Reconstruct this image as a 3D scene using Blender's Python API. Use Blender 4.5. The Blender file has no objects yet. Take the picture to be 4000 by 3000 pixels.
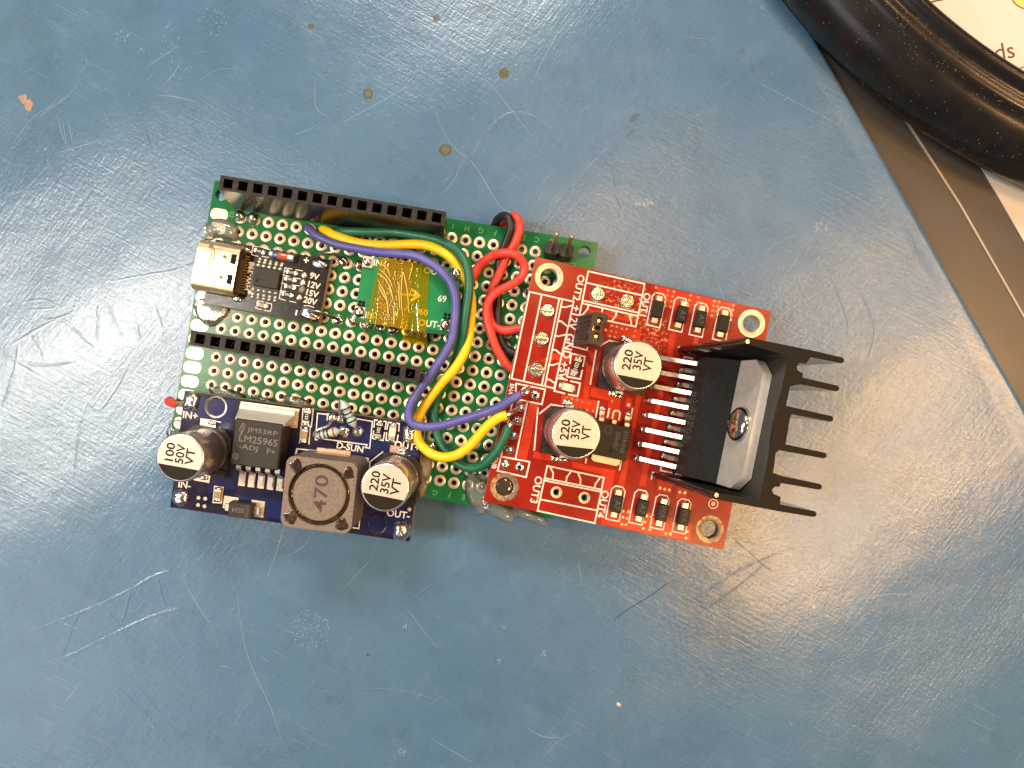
import bpy, bmesh, math, random
from mathutils import Matrix, Vector, noise as mnoise
random.seed(7)
sc = bpy.context.scene
COL = sc.collection
MM = 0.001
R = math.radians

# ------------------------------------------------------------------ camera, world, lamps, exposure
FPX, CU, CV, CAMZ = 2773.0, 2000.0, 1500.0, 133.5      # focal length in photo pixels, centre, height above the mat (mm)
cam = bpy.data.cameras.new('camera'); camo = bpy.data.objects.new('camera', cam); COL.objects.link(camo)
camo.location = (0, 0, CAMZ * MM)
cam.sensor_fit = 'HORIZONTAL'; cam.sensor_width = 36.0; cam.lens = FPX / 4000 * 36
cam.clip_start = 0.01; cam.clip_end = 20
sc.camera = camo
W = bpy.data.worlds.new('World'); sc.world = W; W.use_nodes = True
W.node_tree.nodes['Background'].inputs[0].default_value = (0.74, 0.80, 0.92, 1)
W.node_tree.nodes['Background'].inputs[1].default_value = 0.17

def lamp(name, pos, target, sx, sy, watt, col):
    l = bpy.data.lights.new(name, 'AREA'); l.shape = 'RECTANGLE'; l.size = sx * MM; l.size_y = sy * MM
    l.energy = watt; l.color = col
    o = bpy.data.objects.new(name, l); COL.objects.link(o)
    o.location = Vector(pos) * MM
    d = (Vector(target) - Vector(pos))
    o.rotation_euler = d.to_track_quat('-Z', 'Y').to_euler()
    return o
for lx, ly, lw in ((-395, 2, 0.72), (-318, 26, 0.86), (-238, 62, 0.72)):                    # bright slanting window strip
    lamp('window_lamp', (lx, ly, 420), (-40, 0, 0), 85, 26, lw, (1.0, 0.91, 0.77))
lamp('soft_window_lamp', (-370, -235, 420), (-40, 0, 0), 220, 160, 0.32, (1.0, 0.92, 0.94))
for lx, ly, lw in ((312, 30, 0.15), (318, -10, 0.27), (300, -55, 0.20), (262, -98, 0.07), (215, -120, 0.19), (168, -122, 0.26), (250, 85, 0.12), (80, 112, 0.16)):
    lamp('ring_lamp', (lx, ly, 400), (25, -5, 0), 28, 28, lw * 1.75, (1.0, 0.55, 0.21))      # warm ring-shaped desk lamp, part of it shaded
lamp('ceiling_lamp', (-60, 640, 640), (0, 0, 0), 220, 160, 5.6, (1.0, 0.94, 0.84))
vs = sc.view_settings
vs.view_transform = 'Standard'; vs.look = 'None'; vs.exposure = -0.22; vs.gamma = 1.0; vs.use_curve_mapping = False

# ------------------------------------------------------------------ materials
MATS = {}
def nt(name):
    m = bpy.data.materials.new(name); m.use_nodes = True
    t = m.node_tree; b = t.nodes['Principled BSDF']; MATS[name] = m
    return m, t, b
def setin(b, **k):
    for n, v in k.items():
        n = n.replace('_', ' ')
        if n in b.inputs: b.inputs[n].default_value = v
def noise_node(t, scale, detail=3, rough=0.55, coord='Object', stretch=None, rotz=0):
    tc = t.nodes.new('ShaderNodeTexCoord'); src = tc.outputs[coord]
    if stretch or rotz:
        mp = t.nodes.new('ShaderNodeMapping'); mp.inputs['Rotation'].default_value = (0, 0, rotz)
        t.links.new(src, mp.inputs[0])
        mp2 = t.nodes.new('ShaderNodeMapping'); mp2.inputs['Scale'].default_value = stretch or (1, 1, 1)
        t.links.new(mp.outputs[0], mp2.inputs[0]); src = mp2.outputs[0]
    n = t.nodes.new('ShaderNodeTexNoise'); n.inputs['Scale'].default_value = scale
    n.inputs['Detail'].default_value = detail; n.inputs['Roughness'].default_value = rough
    t.links.new(src, n.inputs['Vector']); return n.outputs['Fac']
def ramp(t, fac, a, b, ca=(0, 0, 0, 1), cb=(1, 1, 1, 1)):
    r = t.nodes.new('ShaderNodeValToRGB'); r.color_ramp.elements[0].position = a; r.color_ramp.elements[1].position = b
    r.color_ramp.elements[0].color = ca; r.color_ramp.elements[1].color = cb
    t.links.new(fac, r.inputs[0]); return r.outputs[0]
def mixc(t, fac, a, b):
    m = t.nodes.new('ShaderNodeMix'); m.data_type = 'RGBA'
    for s, v in ((m.inputs[0], fac), (m.inputs[6], a), (m.inputs[7], b)):
        if hasattr(v, 'is_output'): t.links.new(v, s)
        elif isinstance(v, (int, float)): s.default_value = v
        else: s.default_value = (*v[:3], 1)
    return m.outputs[2]
def bump(t, b, h, strength, dist):
    n = t.nodes.new('ShaderNodeBump'); n.inputs['Strength'].default_value = strength; n.inputs['Distance'].default_value = dist * MM
    t.links.new(h, n.inputs['Height']); t.links.new(n.outputs[0], b.inputs['Normal'])
def mat(name, col, rough=0.4, metal=0.0, col2=None, nscale=900, lo=0.4, hi=0.65, bs=0.0, bscale=2500, bdist=0.05,
        rvar=0.0, rand=0.0, coat=0.0, spec=0.5):
    m, t, b = nt(name)
    setin(b, Roughness=rough, Metallic=metal, Base_Color=(*col, 1), Coat_Weight=coat)
    b.inputs['Specular IOR Level'].default_value = spec
    out = None
    if col2:
        out = mixc(t, ramp(t, noise_node(t, nscale, 4), lo, hi), col, col2)
    if rand:
        oi = t.nodes.new('ShaderNodeObjectInfo')
        hs = t.nodes.new('ShaderNodeHueSaturation')
        mr = t.nodes.new('ShaderNodeMapRange'); mr.inputs[3].default_value = 1 - rand; mr.inputs[4].default_value = 1 + rand
        t.links.new(oi.outputs['Random'], mr.inputs[0]); t.links.new(mr.outputs[0], hs.inputs['Value'])
        if out: t.links.new(out, hs.inputs['Color'])
        else: hs.inputs['Color'].default_value = (*col, 1)
        out = hs.outputs[0]
    if out: t.links.new(out, b.inputs['Base Color'])
    if rvar:
        f = noise_node(t, nscale * 1.7, 3)
        mr = t.nodes.new('ShaderNodeMapRange'); mr.inputs[3].default_value = max(0.03, rough - rvar); mr.inputs[4].default_value = rough + rvar
        t.links.new(f, mr.inputs[0]); t.links.new(mr.outputs[0], b.inputs['Roughness'])
    if bs: bump(t, b, noise_node(t, bscale, 3), bs, bdist)
    return m
def clear(name, col, keep, rough=0.1, diff=(0.8, 0.8, 0.8), dmix=0.25, bs=0.0, bscale=800):
    """thin clear film or glue: tinted see-through, a cloudy share and a gloss"""
    m, t, b = nt(name)
    setin(b, Base_Color=(*diff, 1), Roughness=rough)
    tr = t.nodes.new('ShaderNodeBsdfTransparent'); tr.inputs[0].default_value = (*col, 1)
    mx = t.nodes.new('ShaderNodeMixShader'); mx.inputs[0].default_value = dmix
    t.links.new(tr.outputs[0], mx.inputs[1]); t.links.new(b.outputs[0], mx.inputs[2])
    gl = t.nodes.new('ShaderNodeBsdfGlossy'); gl.inputs['Roughness'].default_value = rough
    fr = t.nodes.new('ShaderNodeFresnel'); fr.inputs[0].default_value = 1.5
    mx2 = t.nodes.new('ShaderNodeMixShader')
    t.links.new(fr.outputs[0], mx2.inputs[0]); t.links.new(mx.outputs[0], mx2.inputs[1]); t.links.new(gl.outputs[0], mx2.inputs[2])
    if bs:
        bn = t.nodes.new('ShaderNodeBump'); bn.inputs['Strength'].default_value = bs; bn.inputs['Distance'].default_value = 0.1 * MM
        t.links.new(noise_node(t, bscale, 3), bn.inputs['Height'])
        for q in (b, gl, fr): t.links.new(bn.outputs[0], q.inputs['Normal'])
    t.links.new(mx2.outputs[0], t.nodes['Material Output'].inputs[0])
    return m

mat('pcb_green', (0.011, 0.120, 0.036), 0.2, col2=(0.015, 0.155, 0.047), nscale=250, rvar=0.08, bs=0.05, bscale=1500, spec=0.18)
mat('pcb_mini', (0.010, 0.19, 0.065), 0.25, col2=(0.012, 0.22, 0.075), nscale=300)
mat('pcb_mini_gap', (0.006, 0.10, 0.035), 0.3)
mat('pcb_edge', (0.42, 0.36, 0.22), 0.6, col2=(0.30, 0.27, 0.16), nscale=3000)
mat('pcb_edge_red', (0.62, 0.34, 0.26), 0.55, col2=(0.45, 0.16, 0.12), nscale=2500)
mat('pcb_edge_green', (0.12, 0.24, 0.10), 0.55, col2=(0.32, 0.36, 0.20), nscale=2500)
mat('pcb_blue', (0.010, 0.011, 0.042), 0.2, col2=(0.034, 0.026, 0.040), nscale=220, rvar=0.1, spec=0.2)
mat('pcb_blue_copper', (0.014, 0.020, 0.090), 0.2, col2=(0.045, 0.030, 0.05), nscale=260, lo=0.5, hi=0.75, spec=0.35)
mat('pcb_black', (0.012, 0.008, 0.007), 0.22, col2=(0.04, 0.026, 0.018), nscale=900, lo=0.5, hi=0.8, rvar=0.1, spec=0.25)
mat('red_copper', (0.50, 0.036, 0.014), 0.18, col2=(0.54, 0.048, 0.018), nscale=350, rvar=0.05, spec=0.15)
mat('pad_tan', (0.72, 0.58, 0.42), 0.36, 0.55, col2=(0.42, 0.30, 0.19), nscale=1300, lo=0.50, hi=0.85, rand=0.14, bs=0.15, bscale=4000)
mat('pad_cream', (0.80, 0.68, 0.48), 0.34, 0.45, col2=(0.66, 0.52, 0.36), nscale=700)
mat('pad_dull', (0.34, 0.25, 0.17), 0.4, 0.6, col2=(0.12, 0.08, 0.06), nscale=1200)
mat('solder', (0.80, 0.76, 0.68), 0.2, 1.0, col2=(0.36, 0.28, 0.20), nscale=1100, lo=0.52, hi=0.75, bs=0.5, bscale=900, bdist=0.2)
mat('tin', (0.68, 0.64, 0.56), 0.34, 0.85, col2=(0.52, 0.47, 0.40), nscale=1500, bs=0.1)
mat('tin_dark', (0.34, 0.29, 0.24), 0.32, 1.0, col2=(0.16, 0.12, 0.1), nscale=1200)
mat('gold_shell', (0.96, 0.70, 0.42), 0.27, 0.85, col2=(0.90, 0.66, 0.40), nscale=500, rvar=0.07)
mat('gold_pin', (0.85, 0.60, 0.28), 0.25, 1.0)
mat('copper_term', (0.62, 0.36, 0.24), 0.36, 0.9, col2=(0.75, 0.52, 0.38), nscale=1800, bs=0.2)
mat('silk', (0.82, 0.76, 0.68), 0.6, col2=(0.70, 0.62, 0.54), nscale=2500)
mat('silk_green', (0.10, 0.32, 0.13), 0.5)
mat('silk_yellow', (0.72, 0.50, 0.02), 0.5)
mat('etch', (0.17, 0.155, 0.14), 0.6)
mat('etch_faint', (0.085, 0.075, 0.068), 0.6)
mat('ink', (0.022, 0.016, 0.012), 0.5, spec=0.1)
mat('ink_brown', (0.06, 0.035, 0.025), 0.55)
mat('ic_plastic', (0.036, 0.029, 0.024), 0.55, col2=(0.026, 0.021, 0.018), nscale=2500, bs=0.25, bscale=6000, bdist=0.03, spec=0.3)
mat('ic_dark', (0.013, 0.012, 0.0115), 0.42, col2=(0.021, 0.019, 0.018), nscale=2500, bs=0.2, bscale=6000, bdist=0.03, spec=0.2)
mat('ic_upper', (0.022, 0.021, 0.018), 0.38, col2=(0.022, 0.021, 0.019), nscale=250, bs=0.1, bscale=6000, spec=0.25)
mat('black_plastic', (0.020, 0.017, 0.015), 0.32, col2=(0.040, 0.033, 0.028), nscale=1200, lo=0.45, hi=0.8, bs=0.2, bscale=3000, spec=0.3)
mat('header_plastic', (0.016, 0.013, 0.011), 0.25, col2=(0.032, 0.026, 0.022), nscale=900, lo=0.5, hi=0.8, bs=0.12, bscale=2500, spec=0.3)
mat('header_top', (0.018, 0.0145, 0.012), 0.5, col2=(0.040, 0.032, 0.026), nscale=1500, bs=0.3, bscale=4000, spec=0.2)
mat('socket_dark', (0.006, 0.005, 0.005), 0.5, spec=0.1)
mat('jumper_plastic', (0.036, 0.026, 0.024), 0.4, col2=(0.022, 0.017, 0.015), nscale=900, bs=0.15, spec=0.25)
mat('can_side', (0.78, 0.72, 0.66), 0.26, 0.9, col2=(0.70, 0.62, 0.56), nscale=700, bs=0.06, bscale=2500)
mat('can_top', (0.64, 0.58, 0.48), 0.5, 0.35, col2=(0.54, 0.48, 0.40), nscale=2600, bs=0.5, bscale=3500, bdist=0.03)
mat('ferrite', (0.21, 0.165, 0.13), 0.6, col2=(0.15, 0.115, 0.09), nscale=2500, bs=0.35, bscale=3500, bdist=0.05)
mat('ferrite_glue', (0.030, 0.018, 0.011), 0.16, col2=(0.11, 0.065, 0.035), nscale=700, lo=0.5, hi=0.75, bs=0.5, bscale=700, bdist=0.3)
mat('tab_metal', (0.60, 0.575, 0.52), 0.45, 0.25, col2=(0.52, 0.50, 0.45), nscale=800, bs=0.15, bscale=5000)
mat('screw', (0.72, 0.66, 0.58), 0.16, 1.0, col2=(0.42, 0.34, 0.28), nscale=400, bs=0.25, bscale=500, bdist=0.2)
mat('heatsink', (0.010, 0.009, 0.0085), 0.12, col2=(0.014, 0.012, 0.011), nscale=1500, bs=0.015, bscale=3500, spec=0.45)
mat('heatsink_cut', (0.010, 0.009, 0.008), 0.5, col2=(0.05, 0.04, 0.032), nscale=2200, lo=0.62, hi=0.85, bs=0.5, bscale=3500, spec=0.12)
mat('ceramic_tan', (0.36, 0.24, 0.13), 0.4)
mat('res_black', (0.014, 0.012, 0.011), 0.35, spec=0.3)
mat('led_clear', (0.78, 0.72, 0.55), 0.25, col2=(0.70, 0.66, 0.42), nscale=1500)
mat('resistor_blue', (0.47, 0.58, 0.60), 0.3, col2=(0.40, 0.52, 0.55), nscale=900)
mat('band_brown', (0.075, 0.04, 0.028), 0.35); mat('band_black', (0.012, 0.012, 0.012), 0.35)
mat('band_yellow', (0.75, 0.52, 0.02), 0.35); mat('band_red', (0.35, 0.03, 0.03), 0.35); mat('band_green', (0.04, 0.20, 0.05), 0.35)
mat('glass_red', (0.50, 0.09, 0.035), 0.12, coat=0.5); mat('glass_blue', (0.05, 0.09, 0.25), 0.12, coat=0.5)
def wiremat(n, c, c2): mat(n, c, 0.44, col2=c2, nscale=500, lo=0.42, hi=0.75, bs=0.12, bscale=2500, rvar=0.08)
wiremat('wire_blue', (0.085, 0.085, 0.34), (0.12, 0.115, 0.37))
wiremat('wire_yellow', (0.93, 0.62, 0.006), (0.88, 0.55, 0.006))
wiremat('wire_green', (0.008, 0.115, 0.060), (0.014, 0.15, 0.075))
wiremat('wire_red', (0.74, 0.055, 0.035), (0.68, 0.045, 0.03))
wiremat('wire_black', (0.014, 0.011, 0.010), (0.022, 0.018, 0.016))
mat('wire_print', (0.42, 0.40, 0.36), 0.5)
mat('wire_print_dark', (0.12, 0.015, 0.012), 0.5)
clear('kapton', (1.0, 0.86, 0.10), 0.8, 0.10, (0.90, 0.60, 0.01), 0.15, 0.5, 500)
clear('kapton_fold', (1.0, 0.80, 0.14), 0.8, 0.09, (0.92, 0.60, 0.03), 0.17, 0.6, 500)
mat('kapton_crease', (0.95, 0.72, 0.18), 0.25, coat=0.5)
clear('hot_glue', (0.90, 0.92, 0.90), 0.6, 0.12, (0.62, 0.63, 0.62), 0.15, 0.4, 350)
clear('hot_glue_thin', (0.95, 0.96, 0.95), 0.6, 0.08, (0.6, 0.62, 0.6), 0.05, 0.4, 350)
clear('glue_dark', (0.40, 0.34, 0.28), 0.6, 0.08, (0.10, 0.075, 0.055), 0.5, 0.4, 350)
mat('glue_grey', (0.26, 0.22, 0.18), 0.5, col2=(0.16, 0.13, 0.105), nscale=900, bs=0.8, bscale=900, bdist=0.3)
mat('paper', (0.66, 0.61, 0.54), 0.6, col2=(0.62, 0.57, 0.50), nscale=120)
mat('print_brown', (0.16, 0.05, 0.03), 0.6)
mat('print_yellow', (0.80, 0.60, 0.18), 0.6)
mat('rim_black', (0.010, 0.0085, 0.0075), 0.24, col2=(0.016, 0.0135, 0.012), nscale=200, bs=0.1, bscale=4000, rvar=0.06)
mat('dust', (0.30, 0.27, 0.24), 0.8)
mat('edge_pale', (0.40, 0.33, 0.25), 0.4)
mat('crumb', (0.60, 0.50, 0.38), 0.6)
mat('hair', (0.02, 0.018, 0.016), 0.4)
mat('olive', (0.085, 0.095, 0.035), 0.4, col2=(0.06, 0.05, 0.03), nscale=700)
mat('copper_fleck', (0.40, 0.25, 0.15), 0.5, col2=(0.22, 0.19, 0.17), nscale=2500, bs=0.4)
mat('scuff', (0.26, 0.35, 0.43), 0.45)
mat('scratch_dim', (0.14, 0.225, 0.315), 0.4)
mat('groove_dark', (0.060, 0.105, 0.16), 0.5)
mat('table', (0.062, 0.053, 0.047), 0.33, col2=(0.074, 0.064, 0.057), nscale=60, bs=0.05, bscale=3500, rvar=0.05)

# red solder mask: two flux stains with a speckled shape of their own beside the OUT1 / OUT2 joints
def red_pcb():
    m, t, b = nt('pcb_red')
    setin(b, Roughness=0.20); b.inputs['Specular IOR Level'].default_value = 0.15
    base = mixc(t, ramp(t, noise_node(t, 260, 3), 0.4, 0.7), (0.26, 0.015, 0.008), (0.33, 0.022, 0.010))
    tc = t.nodes.new('ShaderNodeTexCoord'); acc = None
    for (x, y, r) in ((2.6, 18.2, 5.2), (9.8, 13.2, 4.6), (6.0, 16.4, 5.0)):
        d = t.nodes.new('ShaderNodeVectorMath'); d.operation = 'DISTANCE'; d.inputs[1].default_value = ((x - 8) * MM, y * MM, 0)
        t.links.new(tc.outputs['Object'], d.inputs[0])
        mr = t.nodes.new('ShaderNodeMapRange'); mr.inputs[1].default_value = r * MM; mr.inputs[2].default_value = r * MM * 0.25
        t.links.new(d.outputs['Value'], mr.inputs[0])
        if acc is None: acc = mr.outputs[0]
        else:
            mx = t.nodes.new('ShaderNodeMath'); mx.operation = 'MAXIMUM'; t.links.new(acc, mx.inputs[0]); t.links.new(mr.outputs[0], mx.inputs[1]); acc = mx.outputs[0]
    n = ramp(t, noise_node(t, 1500, 5, 0.7), 0.52, 0.62)
    mul = t.nodes.new('ShaderNodeMath'); mul.operation = 'MULTIPLY'; t.links.new(acc, mul.inputs[0]); t.links.new(n, mul.inputs[1])
    t.links.new(mixc(t, mul.outputs[0], base, (0.62, 0.30, 0.13)), b.inputs['Base Color'])
    bump(t, b, noise_node(t, 900, 4), 0.08, 0.05)
red_pcb()

def mat_material():
    m, t, b = nt('mat_blue')
    c = mixc(t, ramp(t, noise_node(t, 22, 4), 0.35, 0.68), (0.066, 0.150, 0.268), (0.092, 0.186, 0.305))
    c = mixc(t, ramp(t, noise_node(t, 9, 3), 0.52, 0.75, (0, 0, 0, 1), (0.55, 0.55, 0.55, 1)), c, (0.070, 0.138, 0.205))
    c = mixc(t, ramp(t, noise_node(t, 95, 5, 0.65), 0.50, 0.74, (0, 0, 0, 1), (0.55, 0.55, 0.55, 1)), c, (0.050, 0.108, 0.175))
    c = mixc(t, ramp(t, noise_node(t, 150, 5, 0.7, rotz=1.1), 0.54, 0.74, (0, 0, 0, 1), (0.40, 0.40, 0.40, 1)), c, (0.135, 0.225, 0.33))
    fine = noise_node(t, 2600, 4, 0.7)
    c = mixc(t, ramp(t, fine, 0.35, 0.7, (0, 0, 0, 1), (0.42, 0.42, 0.42, 1)), c, (0.120, 0.215, 0.325))
    br1 = noise_node(t, 1.0, 3, 0.6, stretch=(2600, 90, 1), rotz=R(-62))
    br2 = noise_node(t, 1.0, 3, 0.6, stretch=(2200, 110, 1), rotz=R(38))
    msk = ramp(t, noise_node(t, 30, 3), 0.42, 0.6)
    s1 = ramp(t, br1, 0.60, 0.70); s2 = ramp(t, br2, 0.62, 0.72)
    mx = t.nodes.new('ShaderNodeMath'); mx.operation = 'MAXIMUM'; t.links.new(s1, mx.inputs[0]); t.links.new(s2, mx.inputs[1])
    ml = t.nodes.new('ShaderNodeMath'); ml.operation = 'MULTIPLY'; t.links.new(mx.outputs[0], ml.inputs[0]); t.links.new(msk, ml.inputs[1])
    ms = t.nodes.new('ShaderNodeMath'); ms.operation = 'MULTIPLY'; ms.inputs[1].default_value = 0.22; t.links.new(ml.outputs[0], ms.inputs[0])
    c = mixc(t, ms.outputs[0], c, (0.30, 0.38, 0.45))
    t.links.new(c, b.inputs['Base Color'])
    mr = t.nodes.new('ShaderNodeMapRange'); mr.inputs[3].default_value = 0.15; mr.inputs[4].default_value = 0.29
    t.links.new(noise_node(t, 45, 4), mr.inputs[0]); t.links.new(mr.outputs[0], b.inputs['Roughness'])
    b.inputs['Specular IOR Level'].default_value = 0.62
    # relief: pebbly skin, fine scratches
    ad = t.nodes.new('ShaderNodeMath'); ad.operation = 'ADD'; t.links.new(noise_node(t, 1400, 4, 0.65), ad.inputs[0])
    m3 = t.nodes.new('ShaderNodeMath'); m3.operation = 'MULTIPLY'; m3.inputs[1].default_value = 0.8
    ab = t.nodes.new('ShaderNodeMath'); ab.operation = 'ADD'; t.links.new(br1, ab.inputs[0]); t.links.new(br2, ab.inputs[1])
    t.links.new(ab.outputs[0], m3.inputs[0]); t.links.new(m3.outputs[0], ad.inputs[1])
    big = t.nodes.new('ShaderNodeMath'); big.operation = 'MULTIPLY'; big.inputs[1].default_value = 4.5
    t.links.new(noise_node(t, 85, 3, 0.5), big.inputs[0])
    al = t.nodes.new('ShaderNodeMath'); al.operation = 'ADD'; t.links.new(ad.outputs[0], al.inputs[0]); t.links.new(big.outputs[0], al.inputs[1])
    bump(t, b, al.outputs[0], 0.24, 0.18)
mat_material()

# ------------------------------------------------------------------ geometry helpers (all lengths in mm)
def rigid(rv, tx, ty, tz):
    v = Vector(rv); a = v.length
    return Matrix.Translation((tx, ty, tz + CAMZ)) @ (Matrix.Rotation(a, 4, v / a) if a > 1e-9 else Matrix())
class Frame:
    """a board's own axes: x to its right, y up, z out of its face"""
    def __init__(s, M): s.M = M; s.o = M.translation; s.n = M.to_3x3() @ Vector((0, 0, 1)); s.inv = M.inverted()
    def at(s, u, v, h=0.0):
        d = Vector(((u - CU) / FPX, (CV - v) / FPX, -1)); c = Vector((0, 0, CAMZ)); p = s.o + s.n * h
        t = (p - c).dot(s.n) / d.dot(s.n); q = s.inv @ (c + d * t)
        return Vector((q.x, q.y, h))
    def px(s, x, y, z=0):
        w = s.M @ Vector((x, y, z)); k = FPX / (CAMZ - w.z)
        return CU + w.x * k, CV - w.y * k
PERF = Frame(rigid((-0.02394, -0.00784, -0.16344), -23.127, 6.368, -127.08))
RED = Frame(rigid((-0.02913, 0.07517, -0.21272), 20.611, -3.530, -123.85))
BLUE = Frame(rigid((0.0339, -0.0200, -0.1388), -37.77, -14.455, -124.70))
def offset_frame(base, x, y, h, rz=0):
    return Frame(base.M @ Matrix.Translation((x, y, h)) @ Matrix.Rotation(rz, 4, 'Z'))
FLAT = Frame(Matrix())

class MB:
    def __init__(s): s.v = []; s.f = []
    def add(s, v, f, T=None):
        k = len(s.v); s.v += [(T @ Vector(p)) if T is not None else Vector(p) for p in v]; s.f += [tuple(i + k for i in q) for q in f]; return s
    def box(s, x0, x1, y0, y1, z0, z1, b=0.0, T=None):
        if b <= 0:
            v = [(x, y, z) for z in (z0, z1) for y in (y0, y1) for x in (x0, x1)]
            return s.add(v, [(0, 2, 3, 1), (4, 5, 7, 6), (0, 1, 5, 4), (2, 6, 7, 3), (0, 4, 6, 2), (1, 3, 7, 5)], T)
        bm = bmesh.new()
        for sx, X in ((1, x0), (-1, x1)):
            for sy, Y in ((1, y0), (-1, y1)):
                for sz, Z in ((1, z0), (-1, z1)):
                    bm.verts.new((X, Y + sy * b, Z + sz * b)); bm.verts.new((X + sx * b, Y, Z + sz * b)); bm.verts.new((X + sx * b, Y + sy * b, Z))
        bmesh.ops.convex_hull(bm, input=bm.verts); bm.verts.index_update()
        s.add([v.co.copy() for v in bm.verts], [tuple(v.index for v in f.verts) for f in bm.faces], T); bm.free(); return s
    def lathe(s, prof, n=24, cx=0, cy=0, T=None, a0=0, a1=2 * math.pi):
        full = abs(a1 - a0 - 2 * math.pi) < 1e-6; m = n if full else n + 1
        v = [(cx + r * math.cos(a0 + (a1 - a0) * i / n), cy + r * math.sin(a0 + (a1 - a0) * i / n), z) for r, z in prof for i in range(m)]
        f = []
        for j in range(len(prof) - 1):
            for i in range(n):
                i2 = (i + 1) % m; f.append((j * m + i, j * m + i2, (j + 1) * m + i2, (j + 1) * m + i))
        return s.add(v, f, T)
    def cyl(s, r, z0, z1, n=20, cx=0, cy=0, T=None):
        v = [(cx + r * math.cos(2 * math.pi * i / n), cy + r * math.sin(2 * math.pi * i / n), z) for z in (z0, z1) for i in range(n)]
        f = [(i, (i + 1) % n, n + (i + 1) % n, n + i) for i in range(n)] + [tuple(range(n))[::-1], tuple(range(n, 2 * n))]
        return s.add(v, f, T)
    def prism(s, poly, z0, z1, T=None):
        n = len(poly); a = sum(poly[i][0] * poly[(i + 1) % n][1] - poly[(i + 1) % n][0] * poly[i][1] for i in range(n))
        if a < 0: poly = poly[::-1]
        v = [(p[0], p[1], z0) for p in poly] + [(p[0], p[1], z1) for p in poly]
        f = [(i, (i + 1) % n, n + (i + 1) % n, n + i) for i in range(n)] + [tuple(range(n))[::-1], tuple(range(n, 2 * n))]
        return s.add(v, f, T)
    def tube(s, pts, r, n=10, T=None, caps=True, rfun=None):
        pts = [Vector(p) for p in pts]; k = len(pts); fr = None; v = []; f = []
        for i, p in enumerate(pts):
            t = (pts[min(i + 1, k - 1)] - pts[max(i - 1, 0)]).normalized()
            if fr is None:
                up = Vector((0, 0, 1)) if abs(t.z) < 0.9 else Vector((1, 0, 0)); fr = t.cross(up).normalized()
            else: fr = (fr - t * fr.dot(t)).normalized()
            b = t.cross(fr); rr = rfun(i / (k - 1)) * r if rfun else r
            v += [p + (fr * math.cos(2 * math.pi * j / n) + b * math.sin(2 * math.pi * j / n)) * rr for j in range(n)]
        for i in range(k - 1):
            for j in range(n): f.append((i * n + j, i * n + (j + 1) % n, (i + 1) * n + (j + 1) % n, (i + 1) * n + j))
        if caps: f += [tuple(range(n))[::-1], tuple((k - 1) * n + j for j in range(n))]
        return s.add(v, f, T)
    def dome(s, rx, ry, h, cx=0, cy=0, cz=0, n=18, m=6, wob=0.0, sd=0, sq=1.0, T=None):
        v = []; f = []
        for j in range(m):
            a = (math.pi / 2) * j / m; k = math.cos(a) ** 0.75; z = h * math.sin(a)
            for i in range(n):
                t = 2 * math.pi * i / n; c, d = math.cos(t), math.sin(t)
                if sq != 1.0: c = math.copysign(abs(c) ** sq, c); d = math.copysign(abs(d) ** sq, d)
                w = 1 + wob * mnoise.noise((c * 1.3 + sd * 3.1, d * 1.3 + sd, j * 0.25))
                v.append((cx + rx * k * c * w, cy + ry * k * d * w, cz + z * (1 + 0.5 * wob * mnoise.noise((c * 2 + sd, d * 2, 5.0)))))
        v.append((cx, cy, cz + h))
        for j in range(m - 1):
            for i in range(n): f.append((j * n + i, j * n + (i + 1) % n, (j + 1) * n + (i + 1) % n, (j + 1) * n + i))
        for i in range(n): f.append(((m - 1) * n + i, (m - 1) * n + (i + 1) % n, m * n))
        f.append(tuple(range(n))[::-1])
        return s.add(v, f, T)
    def mesh(s, name, smooth=False):
        me = bpy.data.meshes.new(name); me.from_pydata([tuple(p * MM) for p in s.v], [], s.f); me.update()
        if smooth:
            for p in me.polygons: p.use_smooth = True
            if smooth != 'all':
                try: me.set_sharp_from_angle(angle=R(38))
                except Exception: pass
        return me
    def obj(s, name, m, parent=None, loc=(0, 0, 0), rot=(0, 0, 0), smooth=False): return mobj(name, s.mesh(name, smooth), m, parent, loc, rot)
def mobj(name, me, m, parent=None, loc=(0, 0, 0), rot=(0, 0, 0)):
    if m and not me.materials: me.materials.append(MATS[m])
    o = bpy.data.objects.new(name, me); COL.objects.link(o); o.parent = parent
    o.location = Vector(loc) * MM; o.rotation_euler = rot; return o
def empty(name, fr=None, parent=None, loc=(0, 0, 0), rot=(0, 0, 0)):
    o = bpy.data.objects.new(name, None); COL.objects.link(o); o.empty_display_size = 0.005
    if fr is not None:
        o.location = fr.M.translation * MM; o.rotation_euler = fr.M.to_euler()
    else:
        o.parent = parent; o.location = Vector(loc) * MM; o.rotation_euler = rot
    return o
def tag(o, label, cat=None, group=None, kind=None):
    if label: o['label'] = label
    if cat: o['category'] = cat
    if group: o['group'] = group
    if kind: o['kind'] = kind
    return o
def curve_mesh(name, splines, z0, z1):
    """flat plate with holes: first spline is the outline, the rest are holes"""
    cu = bpy.data.curves.new(name, 'CURVE'); cu.dimensions = '2D'; cu.fill_mode = 'BOTH'; cu.extrude = (z1 - z0) / 2
    for pts in splines:
        sp = cu.splines.new('POLY'); sp.points.add(len(pts) - 1); sp.use_cyclic_u = True
        for i, p in enumerate(pts): sp.points[i].co = (p[0], p[1], 0, 1)
    o = bpy.data.objects.new(name, cu); COL.objects.link(o)
    dg = bpy.context.evaluated_depsgraph_get(); me = bpy.data.meshes.new_from_object(o.evaluated_get(dg))
    bpy.data.objects.remove(o); bpy.data.curves.remove(cu)
    me.name = name
    zc = (z0 + z1) / 2
    for v in me.vertices: v.co = Vector((v.co.x, v.co.y, v.co.z + zc)) * MM
    me.materials.clear(); return me
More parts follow.
